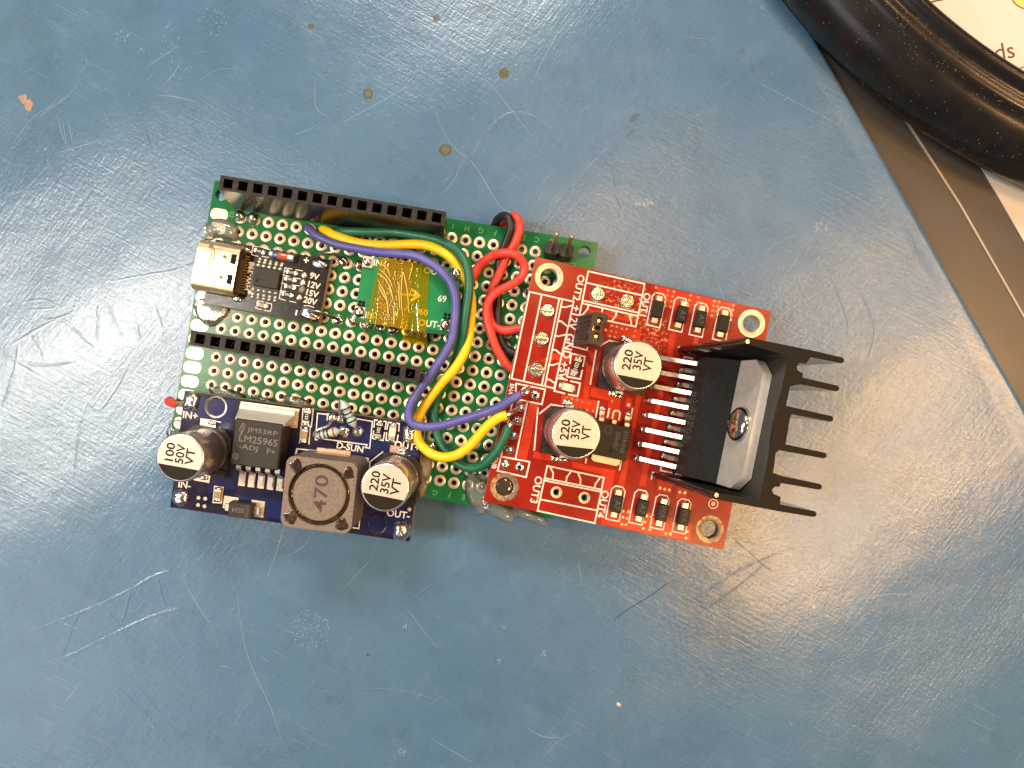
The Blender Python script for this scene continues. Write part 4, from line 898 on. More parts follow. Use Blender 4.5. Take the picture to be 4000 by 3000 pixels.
# ------------------------------------------------------------------ step-down converter (dark blue)
blu = empty('step_down_converter', BLUE); tag(blu, 'dark blue voltage converter board with big inductor and two capacitors', 'circuit board')
def y5(x, y): return (600 + x / 3.016, 1500 + y / 3.016)
def y2(x, y): return (1100 + x / 2.552, 1500 + y / 2.552)
def y6(x, y): return (1150 + x / 4.148, 1500 + y / 4.148)
bh = [BLUE.at(843.7, 1589.5), BLUE.at(1474, 2044.7)]
board(blu, [(-21.4, -10.4), (21.4, -10.4), (21.4, 10.4), (-21.4, 10.4)], [circle(p.x, p.y, 1.6, 26) for p in bh], 1.4, 'pcb_blue', 'pcb_edge')
for i, p in enumerate(bh): MB().lathe([(1.55, -1.42), (1.55, 0), (1.6, 0.04), (1.95, 0.05), (2.0, 0.003)], 32).obj('mounting_ring', ('tin_dark', 'pcb_blue')[i], blu, (p.x, p.y, 0.004), smooth=True)
p = bh[0]; MB().dome(1.5, 1.5, 0.5, p.x, p.y, -1.0, 20, 5, 0.5, 3).obj('glue_plug', 'hot_glue_thin', blu, smooth=True)
def bpoly(pts, name, m, z0, z1, par=None):
    q = [BLUE.at(*w) for w in pts]; return MB().prism([(w.x, w.y) for w in q], z0, z1).obj(name, m, par or blu)
for k, pl in enumerate(([y5(560, 160), y5(960, 200), y5(920, 440), y5(740, 430), y5(560, 440), y5(350, 430), y5(370, 330)], [y5(740, 440), y5(910, 460), y5(880, 650), y5(760, 520)], [y5(640, 1060), y5(950, 1080), y5(960, 1240), y5(830, 1240), y5(640, 1290)],
                        [y5(950, 1300), y5(1530, 1380), y5(1500, 1600), y5(1290, 1560), y5(1290, 1390), y5(1130, 1370), y5(980, 1340)], [y6(1030, 860), y6(1640, 960), y6(1990, 1060), y6(1960, 1250), y6(1440, 1080), y6(1220, 1170), y6(940, 1110)],
                        [y6(400, 490), y6(1230, 620), y6(1200, 960), y6(500, 880), y6(400, 840)], [y2(830, 1250), y2(1300, 1330), y2(1280, 1540), y2(780, 1440)])):
    bpoly(pl, 'copper_trace', 'pcb_blue_copper', 0.002, 0.02 + 0.002 * (k % 3))
def sol(u, v, wx, wy, h, m='solder', rot=0): p = BLUE.at(u, v); return MB().dome(wx, wy, h, n=20, m=6, wob=0.25, sd=u % 7, sq=0.55).obj('solder_joint', m, blu, (p.x, p.y, 0.03), (0, 0, R(rot)), smooth=True)
sol(749, 1568, 1.45, 1.45, 0.9); sol(706, 1945, 1.4, 1.4, 0.8); sol(1570, 2072, 1.5, 1.7, 1.6); sol(1600, 1694, 1.2, 1.7, 0.9)
for s, u, v, hgt in (('IN+', 744, 1622, 1.25), ('IN-', 722, 1893, 1.25), ('OUT+', 1591, 1742, 1.25), ('OUT-', 1556, 2008, 1.25), ('D-SUN', 1368, 1747, 1.2)):
    p = BLUE.at(u, v); text(blu, s, (p.x, p.y, 0.045), hgt, 0 if s != 'D-SUN' else -2, 'silk', bold=0.02)
lines(blu, BLUE, [[(1239, 1718), (1232, 1717), (1241, 1614.5), (1278, 1619)], [(1278, 1640), (1280, 1616), (1308, 1620)], [(1345, 1628), (1455, 1645.9), (1444, 1750.7), (1427, 1748), (1434.5, 1737.5), (1265.7, 1714.6)],
                  [y6(140, 405), y6(305, 415), y6(275, 690)], [y6(140, 405), y6(120, 660), y6(270, 690)], [y6(110, 690), y6(85, 950)], [y6(260, 690), y6(235, 970)],
                  [y6(1290, 700), y6(1300, 580), y6(1490, 610), y6(1470, 730)], [y6(1285, 760), y6(1265, 880), y6(1440, 915), y6(1460, 790)], [y6(1500, 730), y6(1525, 620), y6(1700, 640), y6(1690, 760)], [y6(1495, 790), y6(1485, 910), y6(1660, 945), y6(1680, 830)],
                  [y6(15, 1130), y6(40, 1050), y6(345, 1085)], [y6(920, 1165), y6(1200, 1210), y6(1150, 1470)], [y6(1215, 1380), y6(1225, 1260), y6(1430, 1100)], [y6(1760, 1155), y6(1870, 1165), y6(1990, 1340)],
                  [y5(700, 1395), y5(720, 1205), y5(820, 1220), y5(800, 1400), y5(700, 1395)], [y5(780, 520), y5(895, 670)], [y5(880, 780), y5(860, 1060)], [y5(740, 440), y5(790, 450)],
                  [y2(150, 690), y2(160, 645), y2(340, 665)], [y2(700, 720), y2(860, 740), y2(770, 1440), y2(700, 1430)]], 0.2, 0.04, 'silk')
vias(blu, BLUE, [y5(*q) for q in ((530, 1340), (610, 1350), (525, 1425), (600, 1440))] + [y2(1275, 1250), y2(1300, 1190)], 0.22, 'pad_tan')
cl2 = (('220', 3.2, -1.8, 0.35), ('35V', 3.2, 0.0, 0.25), ('VT', 2.7, 1.7, 0.0)); cl1 = (('100', 3.0, -1.75, 0.3), ('50V', 3.2, -0.05, 0.25), ('VT', 2.7, 1.6, 0.05))
capacitor(blu, BLUE, 702.8, 1788.5, 10.2, cl1, -2.0, 0.40)
capacitor(blu, BLUE, 1503.6, 1904.4, 10.2, cl2, -3.0, 0.40)
# regulator chip with its metal tab and five legs
q = [BLUE.at(*y5(*w), 4.4) for w in ((960, 400), (1530, 480), (1470, 1020), (890, 935))]
cx, cy = sum(w.x for w in q) / 4, sum(w.y for w in q) / 4
rg_ = MB().box(-4.15, 4.15, -4.0, 4.0, 0.2, 4.4, 0.22).obj('regulator_chip', 'ic_plastic', blu, (cx, cy, 0), (0, 0, R(0.5)))
MB().prism([(-5.2, 6.4), (5.2, 6.4), (5.2, 3.0), (-5.2, 3.0)], 0.03, 0.12).obj('solder_pad', 'pad_cream', rg_)
tb_ = MB(); pf = [(3.6, 0.12), (6.0, 0.12), (6.0, 1.25), (5.3, 1.35), (4.02, 4.2), (3.6, 4.2)]
v = [(x, y, z) for x in (-4.85, 4.85) for y, z in pf]
v = [(x * (0.86 if z > 4 else 1.0), y, z) for x, y, z in v]; n = 6
tb_.add(v, [tuple(range(n))[::-1], tuple(range(n, 2 * n))] + [(i, (i + 1) % n, n + (i + 1) % n, n + i) for i in range(n)]); tb_.obj('tab', 'tab_metal', rg_)
for i in range(5):
    x_ = (i - 2) * 1.7; b = MB(); w = 0.42; prof2 = [(-3.9, 2.4), (-4.9, 2.35), (-5.35, 1.9), (-5.7, 0.6), (-6.2, 0.38), (-7.9, 0.34)]
    for j in range(5):
        (ya, za), (yb, zb) = prof2[j], prof2[j + 1]
        b.add([(x_ - w, ya, za), (x_ + w, ya, za), (x_ + w, yb, zb), (x_ - w, yb, zb), (x_ - w, ya, za - 0.3), (x_ + w, ya, za - 0.3), (x_ + w, yb, zb - 0.3), (x_ - w, yb, zb - 0.3)], [(3, 2, 1, 0), (4, 5, 6, 7), (4, 7, 3, 0), (2, 6, 5, 1), (7, 6, 2, 3), (1, 5, 4, 0)])
    b.obj('leg', 'tin', rg_); MB().box(x_ - 0.6, x_ + 0.6, -8.4, -5.9, 0.02, 0.10, 0.02).obj('solder_pad', 'pad_cream', rg_)
for t, x_, y_, hgt, wd in (('JM53RP', 0.75, 2.15, 1.0, 5.2), ('LM2596S', 0.25, 0.65, 1.15, 6.6), ('-ADJ', -1.3, -0.85, 1.05, 3.2), ('P+', 2.6, -0.95, 1.0, 1.35)): text(rg_, t, (x_, y_, 4.405), hgt, -1, 'etch', width=wd, bold=0.0)
lines(rg_, None, [[(-2.75, 1.3), (-3.15, 2.0), (-2.95, 2.9), (-2.6, 3.35), (-2.4, 2.6), (-2.55, 1.9), (-2.75, 1.3)], [(-2.75, 1.4), (-2.7, 2.9)]], 0.1, 4.405, 'etch', 'logo_mark')
lines(rg_, None, [circle(-3.3, -2.55, 0.5, 18) + [circle(-3.3, -2.55, 0.5, 18)[0]], [(-3.45, -2.8), (-3.35, -2.3)], [(-3.2, -2.8), (-3.05, -2.4)]], 0.1, 4.405, 'etch', 'mould_mark')
# inductor
q = [BLUE.at(*w, 8.0) for w in ((1117.6, 1782), (1395.8, 1813.5), (1370, 2083.9), (1100, 2048.6))]
cx, cy = sum(w.x for w in q) / 4, sum(w.y for w in q) / 4
notch = []
pts = rrect(0, 0, 11.8, 11.8, 1.4, 5)
ring = circle(0, 0, 5.15, 48)
holes_ = [ring]
ind = empty('inductor', None, blu, (cx, cy, 0), (0, 0, R(1.5)))
me = curve_mesh('inductor_shell', [pts, ring], 0.1, 8.0); mobj('inductor_shell', me, 'ferrite', ind)
MB().lathe([(0.01, 7.9), (4.25, 7.9), (4.42, 7.75), (4.42, 6.4)][::-1], 44).obj('inductor_core', 'ferrite', ind, smooth=True)
MB().lathe([(4.3, 7.25), (4.75, 7.45), (5.2, 7.3)], 44).obj('resin_ring', 'ferrite_glue', ind, smooth=True)
for ax, ay in ((-4.25, 4.4), (4.4, 4.25), (4.3, -4.3), (-4.4, -4.25)):
    MB().dome(1.15, 1.15, 0.12, ax, ay, 7.96, 20, 4, 0.5, ax).obj('resin_drop', 'ferrite_glue', ind, smooth=True)
    MB().dome(0.8, 0.5, 0.1, ax * 0.92, ay * 0.92, 7.97, 14, 3, 0.5, ax).obj('resin_drop', 'ferrite_glue', ind, (0, 0, 0), smooth=True)
text(ind, '470', (0.25, 0.2, 7.906), 2.25, 91, 'ink_brown', width=6.1, bold=0.012)
p = BLUE.at(*y6(650, 1090), 0.5); b = MB().box(-3.05, 3.05, -0.9, 0.9, 0.02, 0.5, 0.1); b.obj('inductor_terminal', 'copper_term', ind, (p.x - cx, p.y - cy - 0.5, 0))
MB().box(-3.0, 3.0, 5.75, 6.0, 0.05, 2.6, 0.05).obj('inductor_terminal', 'copper_term', ind); MB().box(-3.0, 3.0, -6.05, -5.8, 0.05, 2.6, 0.05).obj('inductor_terminal', 'copper_term', ind)
# power diode at the edge
p = BLUE.at(936.5, 1994, 2.1)
sd = MB().box(-2.05, 2.05, -1.28, 1.28, 0.15, 2.15, 0.16).obj('power_diode', 'ic_plastic', blu, (p.x, p.y, 0), (0, 0, R(1)))
text(sd, 'SS34', (-0.3, 0, 2.156), 0.8, 180, 'etch', bold=0.0)
for k in range(3): MB().box(1.05 + k * 0.22, 1.13 + k * 0.22, -1.1, 1.1, 2.15, 2.157).obj('polarity_line', 'etch_faint', sd)
for s in (1, -1): MB().box(s * 2.55 - 0.6, s * 2.55 + 0.6, -0.7, 0.7, 0.03, 1.1, 0.15).obj('lead', 'tin', sd)
for u, v, wx, wy in ((901.7, 1964, 1.3, 1.1), (1006, 1987, 1.2, 1.45)):
    p = BLUE.at(u, v); MB().box(-wx, wx, -wy, wy, 0.02, 0.08, 0.02).obj('solder_pad', 'pad_cream', blu, (p.x, p.y, 0))
p = BLUE.at(812, 1652); MB().box(-1.35, 1.35, -0.65, 0.65, 0.02, 0.09, 0.02).obj('solder_pad', 'pad_cream', blu, (p.x, p.y, 0))
p = BLUE.at(790, 1866); MB().box(-1.4, 1.4, -0.7, 0.7, 0.02, 0.09, 0.02).obj('solder_pad', 'pad_cream', blu, (p.x, p.y, 0), (0, 0, R(-3)))
p = BLUE.at(1553, 1758); MB().box(-1.35, 1.35, -0.7, 0.7, 0.02, 0.09, 0.02).obj('solder_pad', 'copper_term', blu, (p.x, p.y, 0))
for u, v, body, nm, lab, L in ((855, 1931, 'ceramic_tan', 'ceramic_capacitor', None, 1.9), (1201.8, 1627.8, 'res_black', 'chip_resistor', '331', 2.3), (1191, 1699, 'ceramic_tan', 'ceramic_capacitor', None, 2.1), (1481.5, 1678.4, 'res_black', 'chip_resistor', '102', 2.5), (1534.5, 1687, 'led_clear', 'indicator_led', None, 2.4)):
    p = BLUE.at(u, v); chip_res(blu, p.x, p.y, L, 1.15, 0.6, 88, body=body, name=nm, label=lab, lh=0.55, lrot=0)
sol(1298, 1631, 0.75, 0.75, 0.55); sol(1331, 1636, 0.75, 0.75, 0.55)
# two axial resistors soldered across the trimmer outline
def axial(ends, h, bands, leads, nm):
    (u0, v0), (u1, v1) = ends; A, B = BLUE.at(u0, v0, h[0]), BLUE.at(u1, v1, h[1]); A.z, B.z = h
    d = B - A; L = d.length; q = d.to_track_quat('X', 'Z')
    root = empty('axial_resistor', None, blu, A, q.to_euler())
    prof = lambda t: 0.55 + 0.45 * (1 - math.sin(math.pi * min(1, max(0, t)) ) ** 0.6) + (0.35 if (t < 0.25 or t > 0.75) else 0.0)
    T = Matrix.Rotation(R(90), 4, 'Y')
    pr = [(0.01, 0), (0.3, 0.02), (0.62, 0.12 * L), (0.86, 0.2 * L), (0.86, 0.28 * L), (0.68, 0.36 * L), (0.68, 0.64 * L), (0.86, 0.72 * L), (0.86, 0.8 * L), (0.62, 0.88 * L), (0.3, 0.98 * L), (0.01, L)]
    MB().lathe(pr, 20, T=T).obj('resistor_body', 'resistor_blue', root, smooth=True)
    for t, m_, r_ in bands: MB().lathe([(r_, t * L - 0.14), (r_ + 0.012, t * L - 0.12), (r_ + 0.012, t * L + 0.12), (r_, t * L + 0.14)], 20, T=T).obj('colour_band', m_, root, smooth=True)
    inv = (Matrix.Translation(A) @ q.to_matrix().to_4x4()).inverted()
    for pl in leads:
        P_ = [inv @ Vector((*BLUE.at(u, v, z).xy, z)) for u, v, z in pl]; MB().tube(smooth_path(P_, 5), 0.24, 8).obj('wire_lead', 'tin', root, smooth=True)
axial([(1336, 1566), (1386, 1668)], (3.3, 2.4), ((0.28, 'band_brown', 0.87), (0.47, 'band_black', 0.69), (0.6, 'band_green', 0.69), (0.76, 'band_black', 0.87)), [[(1384, 1664, 2.4), (1394, 1678, 1.8), (1401, 1686, 0.6)], [(1338, 1570, 3.3), (1328, 1566, 3.2), (1326, 1590, 2.4), (1330, 1632, 0.5)]], 'a')
axial([(1234, 1704), (1328, 1682)], (1.9, 1.9), ((0.22, 'band_brown', 0.87), (0.37, 'band_brown', 0.70), (0.52, 'band_black', 0.69), (0.66, 'band_yellow', 0.72), (0.77, 'band_red', 0.87)), [[(1238, 1703, 1.9), (1225, 1700, 2.2), (1240, 1680, 2.9), (1280, 1664, 2.6), (1297, 1640, 0.6)], [(1325, 1683, 1.9), (1340, 1682, 1.5), (1349, 1680, 0.7)]], 'b')
sol(1401, 1686, 0.95, 0.9, 0.8); sol(1345, 1683, 0.95, 0.85, 0.75); sol(1352, 1694, 0.6, 0.7, 0.6)

# ------------------------------------------------------------------ USB power trigger module (black board, gold port)
USBF = offset_frame(PERF, -21.9, 8.3, 1.8, R(-1.0))
usb = empty('usb_power_module', USBF); tag(usb, 'small black power board with a gold USB port and voltage markings', 'circuit board')
def uc(x, y): return (900 + x / 4.609, 930 + y / 4.609)
def ud(x, y): return (700 + x / 5.185, 850 + y / 5.185)
def ul(q, h=0): return USBF.at(*q, h)
board(usb, [(-10.4, -5.75), (10.45, -5.75), (10.45, 5.75), (-10.4, 5.75)], [], 1.2, 'pcb_black', 'pcb_edge')
q = [ul((775, 954), 3.2), ul((938, 973), 3.2), ul((907, 1133), 3.2), ul((747, 1106), 3.2)]
cx, cy = sum(w.x for w in q) / 4, sum(w.y for w in q) / 4
port = empty('usb_port', None, usb, (cx, cy, 0))
def oblong(w, hh, r, n=8):
    out = []
    for sx, sz, a in ((1, 1, 0), (-1, 1, 90), (-1, -1, 180), (1, -1, 270)):
        for i in range(n + 1): t = R(a + 90 * i / n); out.append((sx * (w / 2 - r) + r * math.cos(t), sz * (hh / 2 - r) + r * math.sin(t)))
    return out
ob, ib = oblong(8.9, 3.2, 1.55), oblong(8.3, 2.6, 1.25)
n = len(ob); b = MB(); v = []
for x_ in (-3.65, 3.65):
    v += [(x_, p_[0], p_[1] + 1.62) for p_ in ob] + [(x_, p_[0], p_[1] + 1.62) for p_ in ib]
f = []
for i in range(n):
    j = (i + 1) % n; f += [(i, j, 2 * n + j, 2 * n + i), (n + j, n + i, 3 * n + i, 3 * n + j), (j, i, n + i, n + j), (2 * n + i, 2 * n + j, 3 * n + j, 3 * n + i)]
b.add(v, f); b.obj('port_shell', 'gold_shell', port, smooth=True)
MB().box(-2.4, 3.5, -3.9, 3.9, 1.2, 2.1).obj('port_tongue', 'black_plastic', port)
MB().box(2.6, 3.9, -3.9, 3.9, 0.2, 2.7, 0.1).obj('port_back', 'black_plastic', port)
for yy in (1.85, -1.75):
    MB().box(2.35, 3.3, yy - 0.85, yy + 0.85, 3.19, 3.232).obj('shell_slot', 'socket_dark', port)
    MB().dome(0.45, 0.42, 0.14, 1.35, yy + 0.05, 3.2, 14, 4, 0.1).obj('shell_dimple', 'gold_shell', port, smooth=True)
    MB().cyl(0.2, 3.2, 3.345, 10, 1.35, yy + 0.05).obj('dimple_hole', 'ink_brown', port)
P_ = [ul(q_, 3.25) for q_ in (ud(640, 560), ud(690, 720), ud(620, 950), ud(580, 1020), ud(620, 1150), ud(600, 1330))]
MB().tube([(p_.x - cx, p_.y - cy, 3.22) for p_ in smooth_path(P_, 6)], 0.32, 8, T=Matrix.Diagonal((1, 1, 1, 1))).obj('glue_thread', 'hot_glue_thin', port, smooth=True)
for i in range(14):
    t = i / 13; p_ = ul((957 - 17.5 * t, 1001 + 141 * t), 0.2); MB().box(-0.9, 0.85, -0.14, 0.14, 0.03, 0.32, 0.03).obj('contact_leg', 'gold_pin', usb, (p_.x, p_.y, 0))
for q_, r_ in ((uc(310, 225), 0.75), (uc(120, 1090), 0.75)): p_ = ul(q_); MB().dome(r_ * 1.2, r_ * 0.8, 0.35, n=14, m=4, wob=0.4, sd=3).obj('solder_joint', 'solder', usb, (p_.x, p_.y, 0), smooth=True)
q = [ul(w, 1.0) for w in ((995.5, 1046), (1093, 1059), (1084.4, 1128.5), (985.7, 1114.4))]
cx, cy = sum(w.x for w in q) / 4, sum(w.y for w in q) / 4
ch = MB().box(-2.2, 2.2, -1.55, 1.55, 0.1, 1.05, 0.07).obj('trigger_chip', 'ic_plastic', usb, (cx, cy, 0), (0, 0, R(0.5)))
p_ = ul((1004, 1096), 1.05); MB().cyl(0.3, 1.0, 1.056, 18, p_.x - cx, p_.y - cy).obj('pin_mark', 'ink', ch)
for i in range(5):
    for k, (qx, qy) in enumerate(((540 + i * 100, 383 + i * 20), (522 + i * 100, 432 + i * 16), (500 + i * 99, 490 + i * 17))):
        p_ = ul(uc(qx, qy)); MB().dome(0.36, 0.3, 0.22 + 0.05 * (2 - k), n=12, m=4, wob=0.2, sd=i + k).obj('chip_leg', 'tin', usb, (p_.x, p_.y, 0.03), smooth=True)
    for k, (qx, qy) in enumerate(((410 + i * 100, 918 + i * 18), (407 + i * 100, 1008 + i * 16), (400 + i * 101, 1060 + i * 17))):
        p_ = ul(uc(qx, qy)); MB().dome(0.34, 0.3, 0.22 + 0.05 * k, n=12, m=4, wob=0.2, sd=i + k).obj('chip_leg', 'tin', usb, (p_.x, p_.y, 0.03), smooth=True)
p_ = ul(uc(348, 978)); MB().cyl(0.33, 0.02, 0.05, 14, p_.x, p_.y).obj('silkscreen_dot', 'silk', usb)
for k, (qx, qy, lab) in enumerate(((1110, 625, '513'), (1085, 748, '001'), (1080, 885, '152'), (1030, 1020, '301'))):
    p_ = ul(uc(qx, qy)); chip_res(usb, p_.x, p_.y, 1.75, 0.75, 0.4, -2, label=lab, lh=0.42)
for qx, qy in ((1332, 672), (1305, 808), (1245, 1072), (1290, 930)): p_ = ul(uc(qx, qy)); MB().dome(0.55, 0.62, 0.3, n=14, m=4, wob=0.3, sd=qx).obj('solder_bridge', 'tin' if qx != 1290 else 'glue_grey', usb, (p_.x, p_.y, 0.03), smooth=True)
for s, qx, qy, hgt, rot in (('9V', 1515, 690, 1.12, -5), ('12V', 1510, 850, 1.12, -5), ('15V', 1478, 1000, 1.12, -5), ('20V', 1440, 1132, 1.12, -5), ('+', 1368, 400, 0.95, 0), ('-', 1188, 1345, 0.3, 88), ('HW-398', 345, 685, 0.95, 80 + 10)):
    p_ = ul(uc(qx, qy)); text(usb, s, (p_.x, p_.y, 0.04), hgt, rot, 'silk', bold=0.025, width=5.1 if s == 'HW-398' else (0.95 if s == '-' else None))
lines(usb, USBF, [[uc(1300, 590), uc(1180, 570)], [uc(1110, 555), uc(985, 535), uc(880, 1090), uc(990, 1120)], [uc(1070, 1135), uc(1180, 1160)], [uc(1260, 735), uc(1130, 715)], [uc(1240, 860), uc(1110, 845)], [uc(940, 660), uc(1060, 690)], [uc(915, 810), uc(1000, 825)], [uc(900, 950), uc(1000, 960)],
                  [uc(500, 330), uc(385, 300), uc(410, 145), uc(500, 160)], [uc(600, 180), uc(720, 210)], [uc(570, 330), uc(690, 350)], [uc(600, 1150), uc(490, 1130), uc(455, 1260), uc(560, 1290)], [uc(640, 1165), uc(740, 1185), uc(745, 1250), uc(720, 1320), uc(610, 1300)],
                  [uc(1330, 1215), uc(1420, 1220), uc(1500, 1250)]], 0.13, 0.036, 'silk')
p_ = ul(uc(580, 1215)); chip_res(usb, p_.x, p_.y, 1.7, 0.7, 0.5, -3, body='ceramic_tan', name='ceramic_capacitor')
p_ = ul(uc(530, 245)); chip_res(usb, p_.x, p_.y, 1.7, 0.75, 0.4, -8, label='103', lh=0.4)
A, B = ul(uc(735, 290), 0.7), ul(uc(1120, 365), 0.7); d = B - A; L = d.length
gd_ = empty('glass_diode', None, usb, (A.x, A.y, 0.72), (0, 0, math.atan2(d.y, d.x))); T = Matrix.Rotation(R(90), 4, 'Y')
MB().lathe([(0.62, L * 0.1), (0.66, L * 0.14), (0.66, L * 0.36)], 18, T=T).obj('blue_band', 'glass_blue', gd_, smooth=True)
MB().lathe([(0.66, L * 0.36), (0.66, L * 0.76), (0.6, L * 0.8)], 18, T=T).obj('glass_tube', 'glass_red', gd_, smooth=True)
for a_, c2 in ((-0.05, 0.11), (0.79, 1.08)): MB().lathe([(0.3, L * a_), (0.68, L * a_ + 0.05), (0.68, L * c2 - 0.05), (0.3, L * c2)], 16, T=T).obj('end_cap', 'tin', gd_, smooth=True)
for qx, qy, wx, wy, h_, rt in ((1600, 465, 1.55, 0.75, 0.45, -6), (1420, 1375, 2.0, 1.0, 0.7, -14)): p_ = ul(uc(qx, qy)); MB().dome(wx, wy, h_, n=20, m=5, wob=0.3, sd=qx, sq=0.7).obj('solder_joint', 'solder', usb, (p_.x, p_.y, 0.02), (0, 0, R(rt)), smooth=True)
for pl in ([(1215, 1018, 0.6), (1240, 1005, 0.9), (1268, 997, 1.2), (1308, 995, 1.1), (1326, 1008, 0.4), (1339, 1020, -1.1)], [(1205, 1218, 0.7), (1247, 1220, 0.8), (1285, 1234, 0.3), (1319, 1247, -1.2)]):
    MB().tube(smooth_path([Vector((*USBF.at(u, v, 0).xy, z)) for u, v, z in pl], 6), 0.26, 8).obj('wire_lead', 'tin_dark', usb, smooth=True)

# ------------------------------------------------------------------ small green converter, turned face down, with amber tape
MINF = offset_frame(PERF, 3.62, 9.56, 4.5, R(1.4))
mini = empty('mini_converter', MINF); tag(mini, 'small bright green converter board wrapped in amber tape', 'circuit board')
board(mini, [(-8.55, -5.7), (8.55, -5.7), (8.55, 5.75), (-8.55, 5.75)], [], 1.0, 'pcb_mini', 'pcb_edge')
def mq(x, y): return (1200 + x / 2.37, 650 + y / 2.37)
def mpoly(pts, name, m, z0, z1): q_ = [MINF.at(*mq(*w)) for w in pts]; return MB().prism([(w.x, w.y) for w in q_], z0, z1).obj(name, m, mini)
mpoly([(600, 850), (625, 855), (612, 965), (515, 950), (530, 905), (598, 915)], 'mask_gap', 'pcb_mini_gap', 0.002, 0.02)
mpoly([(440, 1410), (545, 1425), (540, 1450), (438, 1435)], 'mask_gap', 'pcb_mini_gap', 0.002, 0.02)
mpoly([(1095, 1495), (1320, 1530), (1318, 1562), (1090, 1540)], 'mask_gap', 'pcb_mini_gap', 0.002, 0.02)
for x_, y_, r_ in ((562, 885, 0.8), (485, 1350, 0.95), (1380, 990, 1.1), (1282, 1470, 0.95)):
    p_ = MINF.at(*mq(x_, y_)); MB().box(-0.9, 0.9, -0.95, 0.95, 0.01, 0.06, 0.01).obj('solder_pad', 'pad_cream', mini, (p_.x, p_.y, 0)); MB().dome(r_, r_, r_ * 0.8, n=18, m=6, wob=0.25, sd=x_).obj('solder_joint', 'solder', mini, (p_.x, p_.y, 0.03), smooth=True)
    MB().box(-0.3, 0.3, -0.3, 0.3, -6.6, -0.9).obj('support_pin', 'tin', mini, (p_.x, p_.y, 0))
for s, x_, y_, hgt, m_ in (('IN+', 680, 897, 1.15, 'silk'), ('IN-', 592, 1380, 1.15, 'silk'), ('OUT+', 1190, 975, 1.15, 'silk'), ('69', 1250, 1225, 1.15, 'silk'), ('-360', 1045, 1345, 1.1, 'silk'), ('OUT-', 1130, 1455, 1.15, 'silk'), ('DS', 690, 1290, 1.0, 'silk')):
    p_ = MINF.at(*mq(x_, y_)); text(mini, s, (p_.x, p_.y, 0.03), hgt, 0, m_, bold=0.015)
lines(mini, MINF, [[mq(870, 1185), mq(1030, 1197)], [mq(970, 1140), mq(1035, 1197), mq(965, 1240)]], 0.42, 0.03, 'silk', 'arrow_mark')
vias(mini, MINF, [mq(*w) for w in ((490, 1255), (522, 1262), (485, 1285), (518, 1292), (1280, 1370), (1318, 1378), (1275, 1405), (1312, 1412))], 0.2, 'socket_dark')
MB().box(-4.5, 4.5, -3.5, 3.5, -3.6, -1.0, 0.2).obj('hidden_parts', 'ic_dark', mini)
tape = empty('amber_tape', MINF); tag(tape, 'crinkled strip of amber polyimide tape across the green board', 'tape')
def tape_sheet(corners, nu, nv, z0, amp, name, m, sd, drop=None):
    (a_, b_2, c2, d2) = [MINF.at(*mq(*w)) for w in corners]; v = []; f = []; r_ = random.Random(sd)
    creases = [(r_.uniform(0.08, 0.85), r_.uniform(-0.45, 0.5), r_.uniform(0.012, 0.035), r_.uniform(0.35, 1.0)) for _ in range(9)]
    for j in range(nv + 1):
        for i in range(nu + 1):
            s_, t_ = i / nu, j / nv; p_ = (a_.lerp(b_2, s_)).lerp(d2.lerp(c2, s_), t_)
            z = 0.0
            for c0, sl, w_, k_ in creases: z += k_ * math.exp(-((s_ - c0 - sl * (t_ - 0.5) * 0.5) / w_) ** 2)
            z = z0 + amp * z + 0.03 * mnoise.noise((s_ * 6, t_ * 6, sd))
            if drop: z = z * (1 - drop(t_)[0]) + drop(t_)[1]
            v.append((p_.x, p_.y, z))
    for j in range(nv):
        for i in range(nu): k = j * (nu + 1) + i; f.append((k, k + nu + 1, k + nu + 2, k + 1))
    b = MB(); b.add(v, f); return b.obj(name, m, tape, smooth='all')
tape_sheet([(678, 842), (1140, 910), (1100, 1545), (545, 1440)], 60, 30, 0.10, 0.16, 'tape_film', 'kapton', 4)
tape_sheet([(700, 845), (985, 890), (935, 1515), (625, 1462)], 60, 30, 0.36, 0.30, 'tape_fold', 'kapton_fold', 9)
tape_sheet([(840, 1480), (1095, 1530), (1085, 1660), (850, 1600)], 20, 14, 0.2, 0.12, 'tape_end', 'kapton', 15, drop=lambda t: (min(1, t * 1.6), -4.15 * min(1, t * 1.6) ** 0.8 if t > 0 else 0))

for k, pl in enumerate(([(655, 1050), (720, 1180), (745, 1290), (750, 1410)], [(660, 1100), (705, 1190), (740, 1250)], [(655, 990), (720, 1040), (770, 1130), (800, 1250)], [(670, 950), (740, 1020), (790, 1110)], [(675, 890), (740, 950), (770, 1010)],
                        [(860, 1330), (850, 1180), (850, 1070)], [(885, 1400), (870, 1200), (880, 1020), (890, 985), (905, 1040), (930, 1180), (940, 1350)], [(800, 1300), (805, 1400), (800, 1470)], [(965, 900), (975, 930), (940, 1050)])):
    P_ = [MINF.at(*mq(*w), 0.5) for w in pl]; MB().tube([(p_.x, p_.y, 0.62) for p_ in smooth_path(P_, 6)], 0.075, 6, rfun=lambda t: 0.3 + 0.65 * math.sin(math.pi * (0.1 + 0.8 * t))).obj('tape_crease', 'kapton_crease', tape, smooth='all')

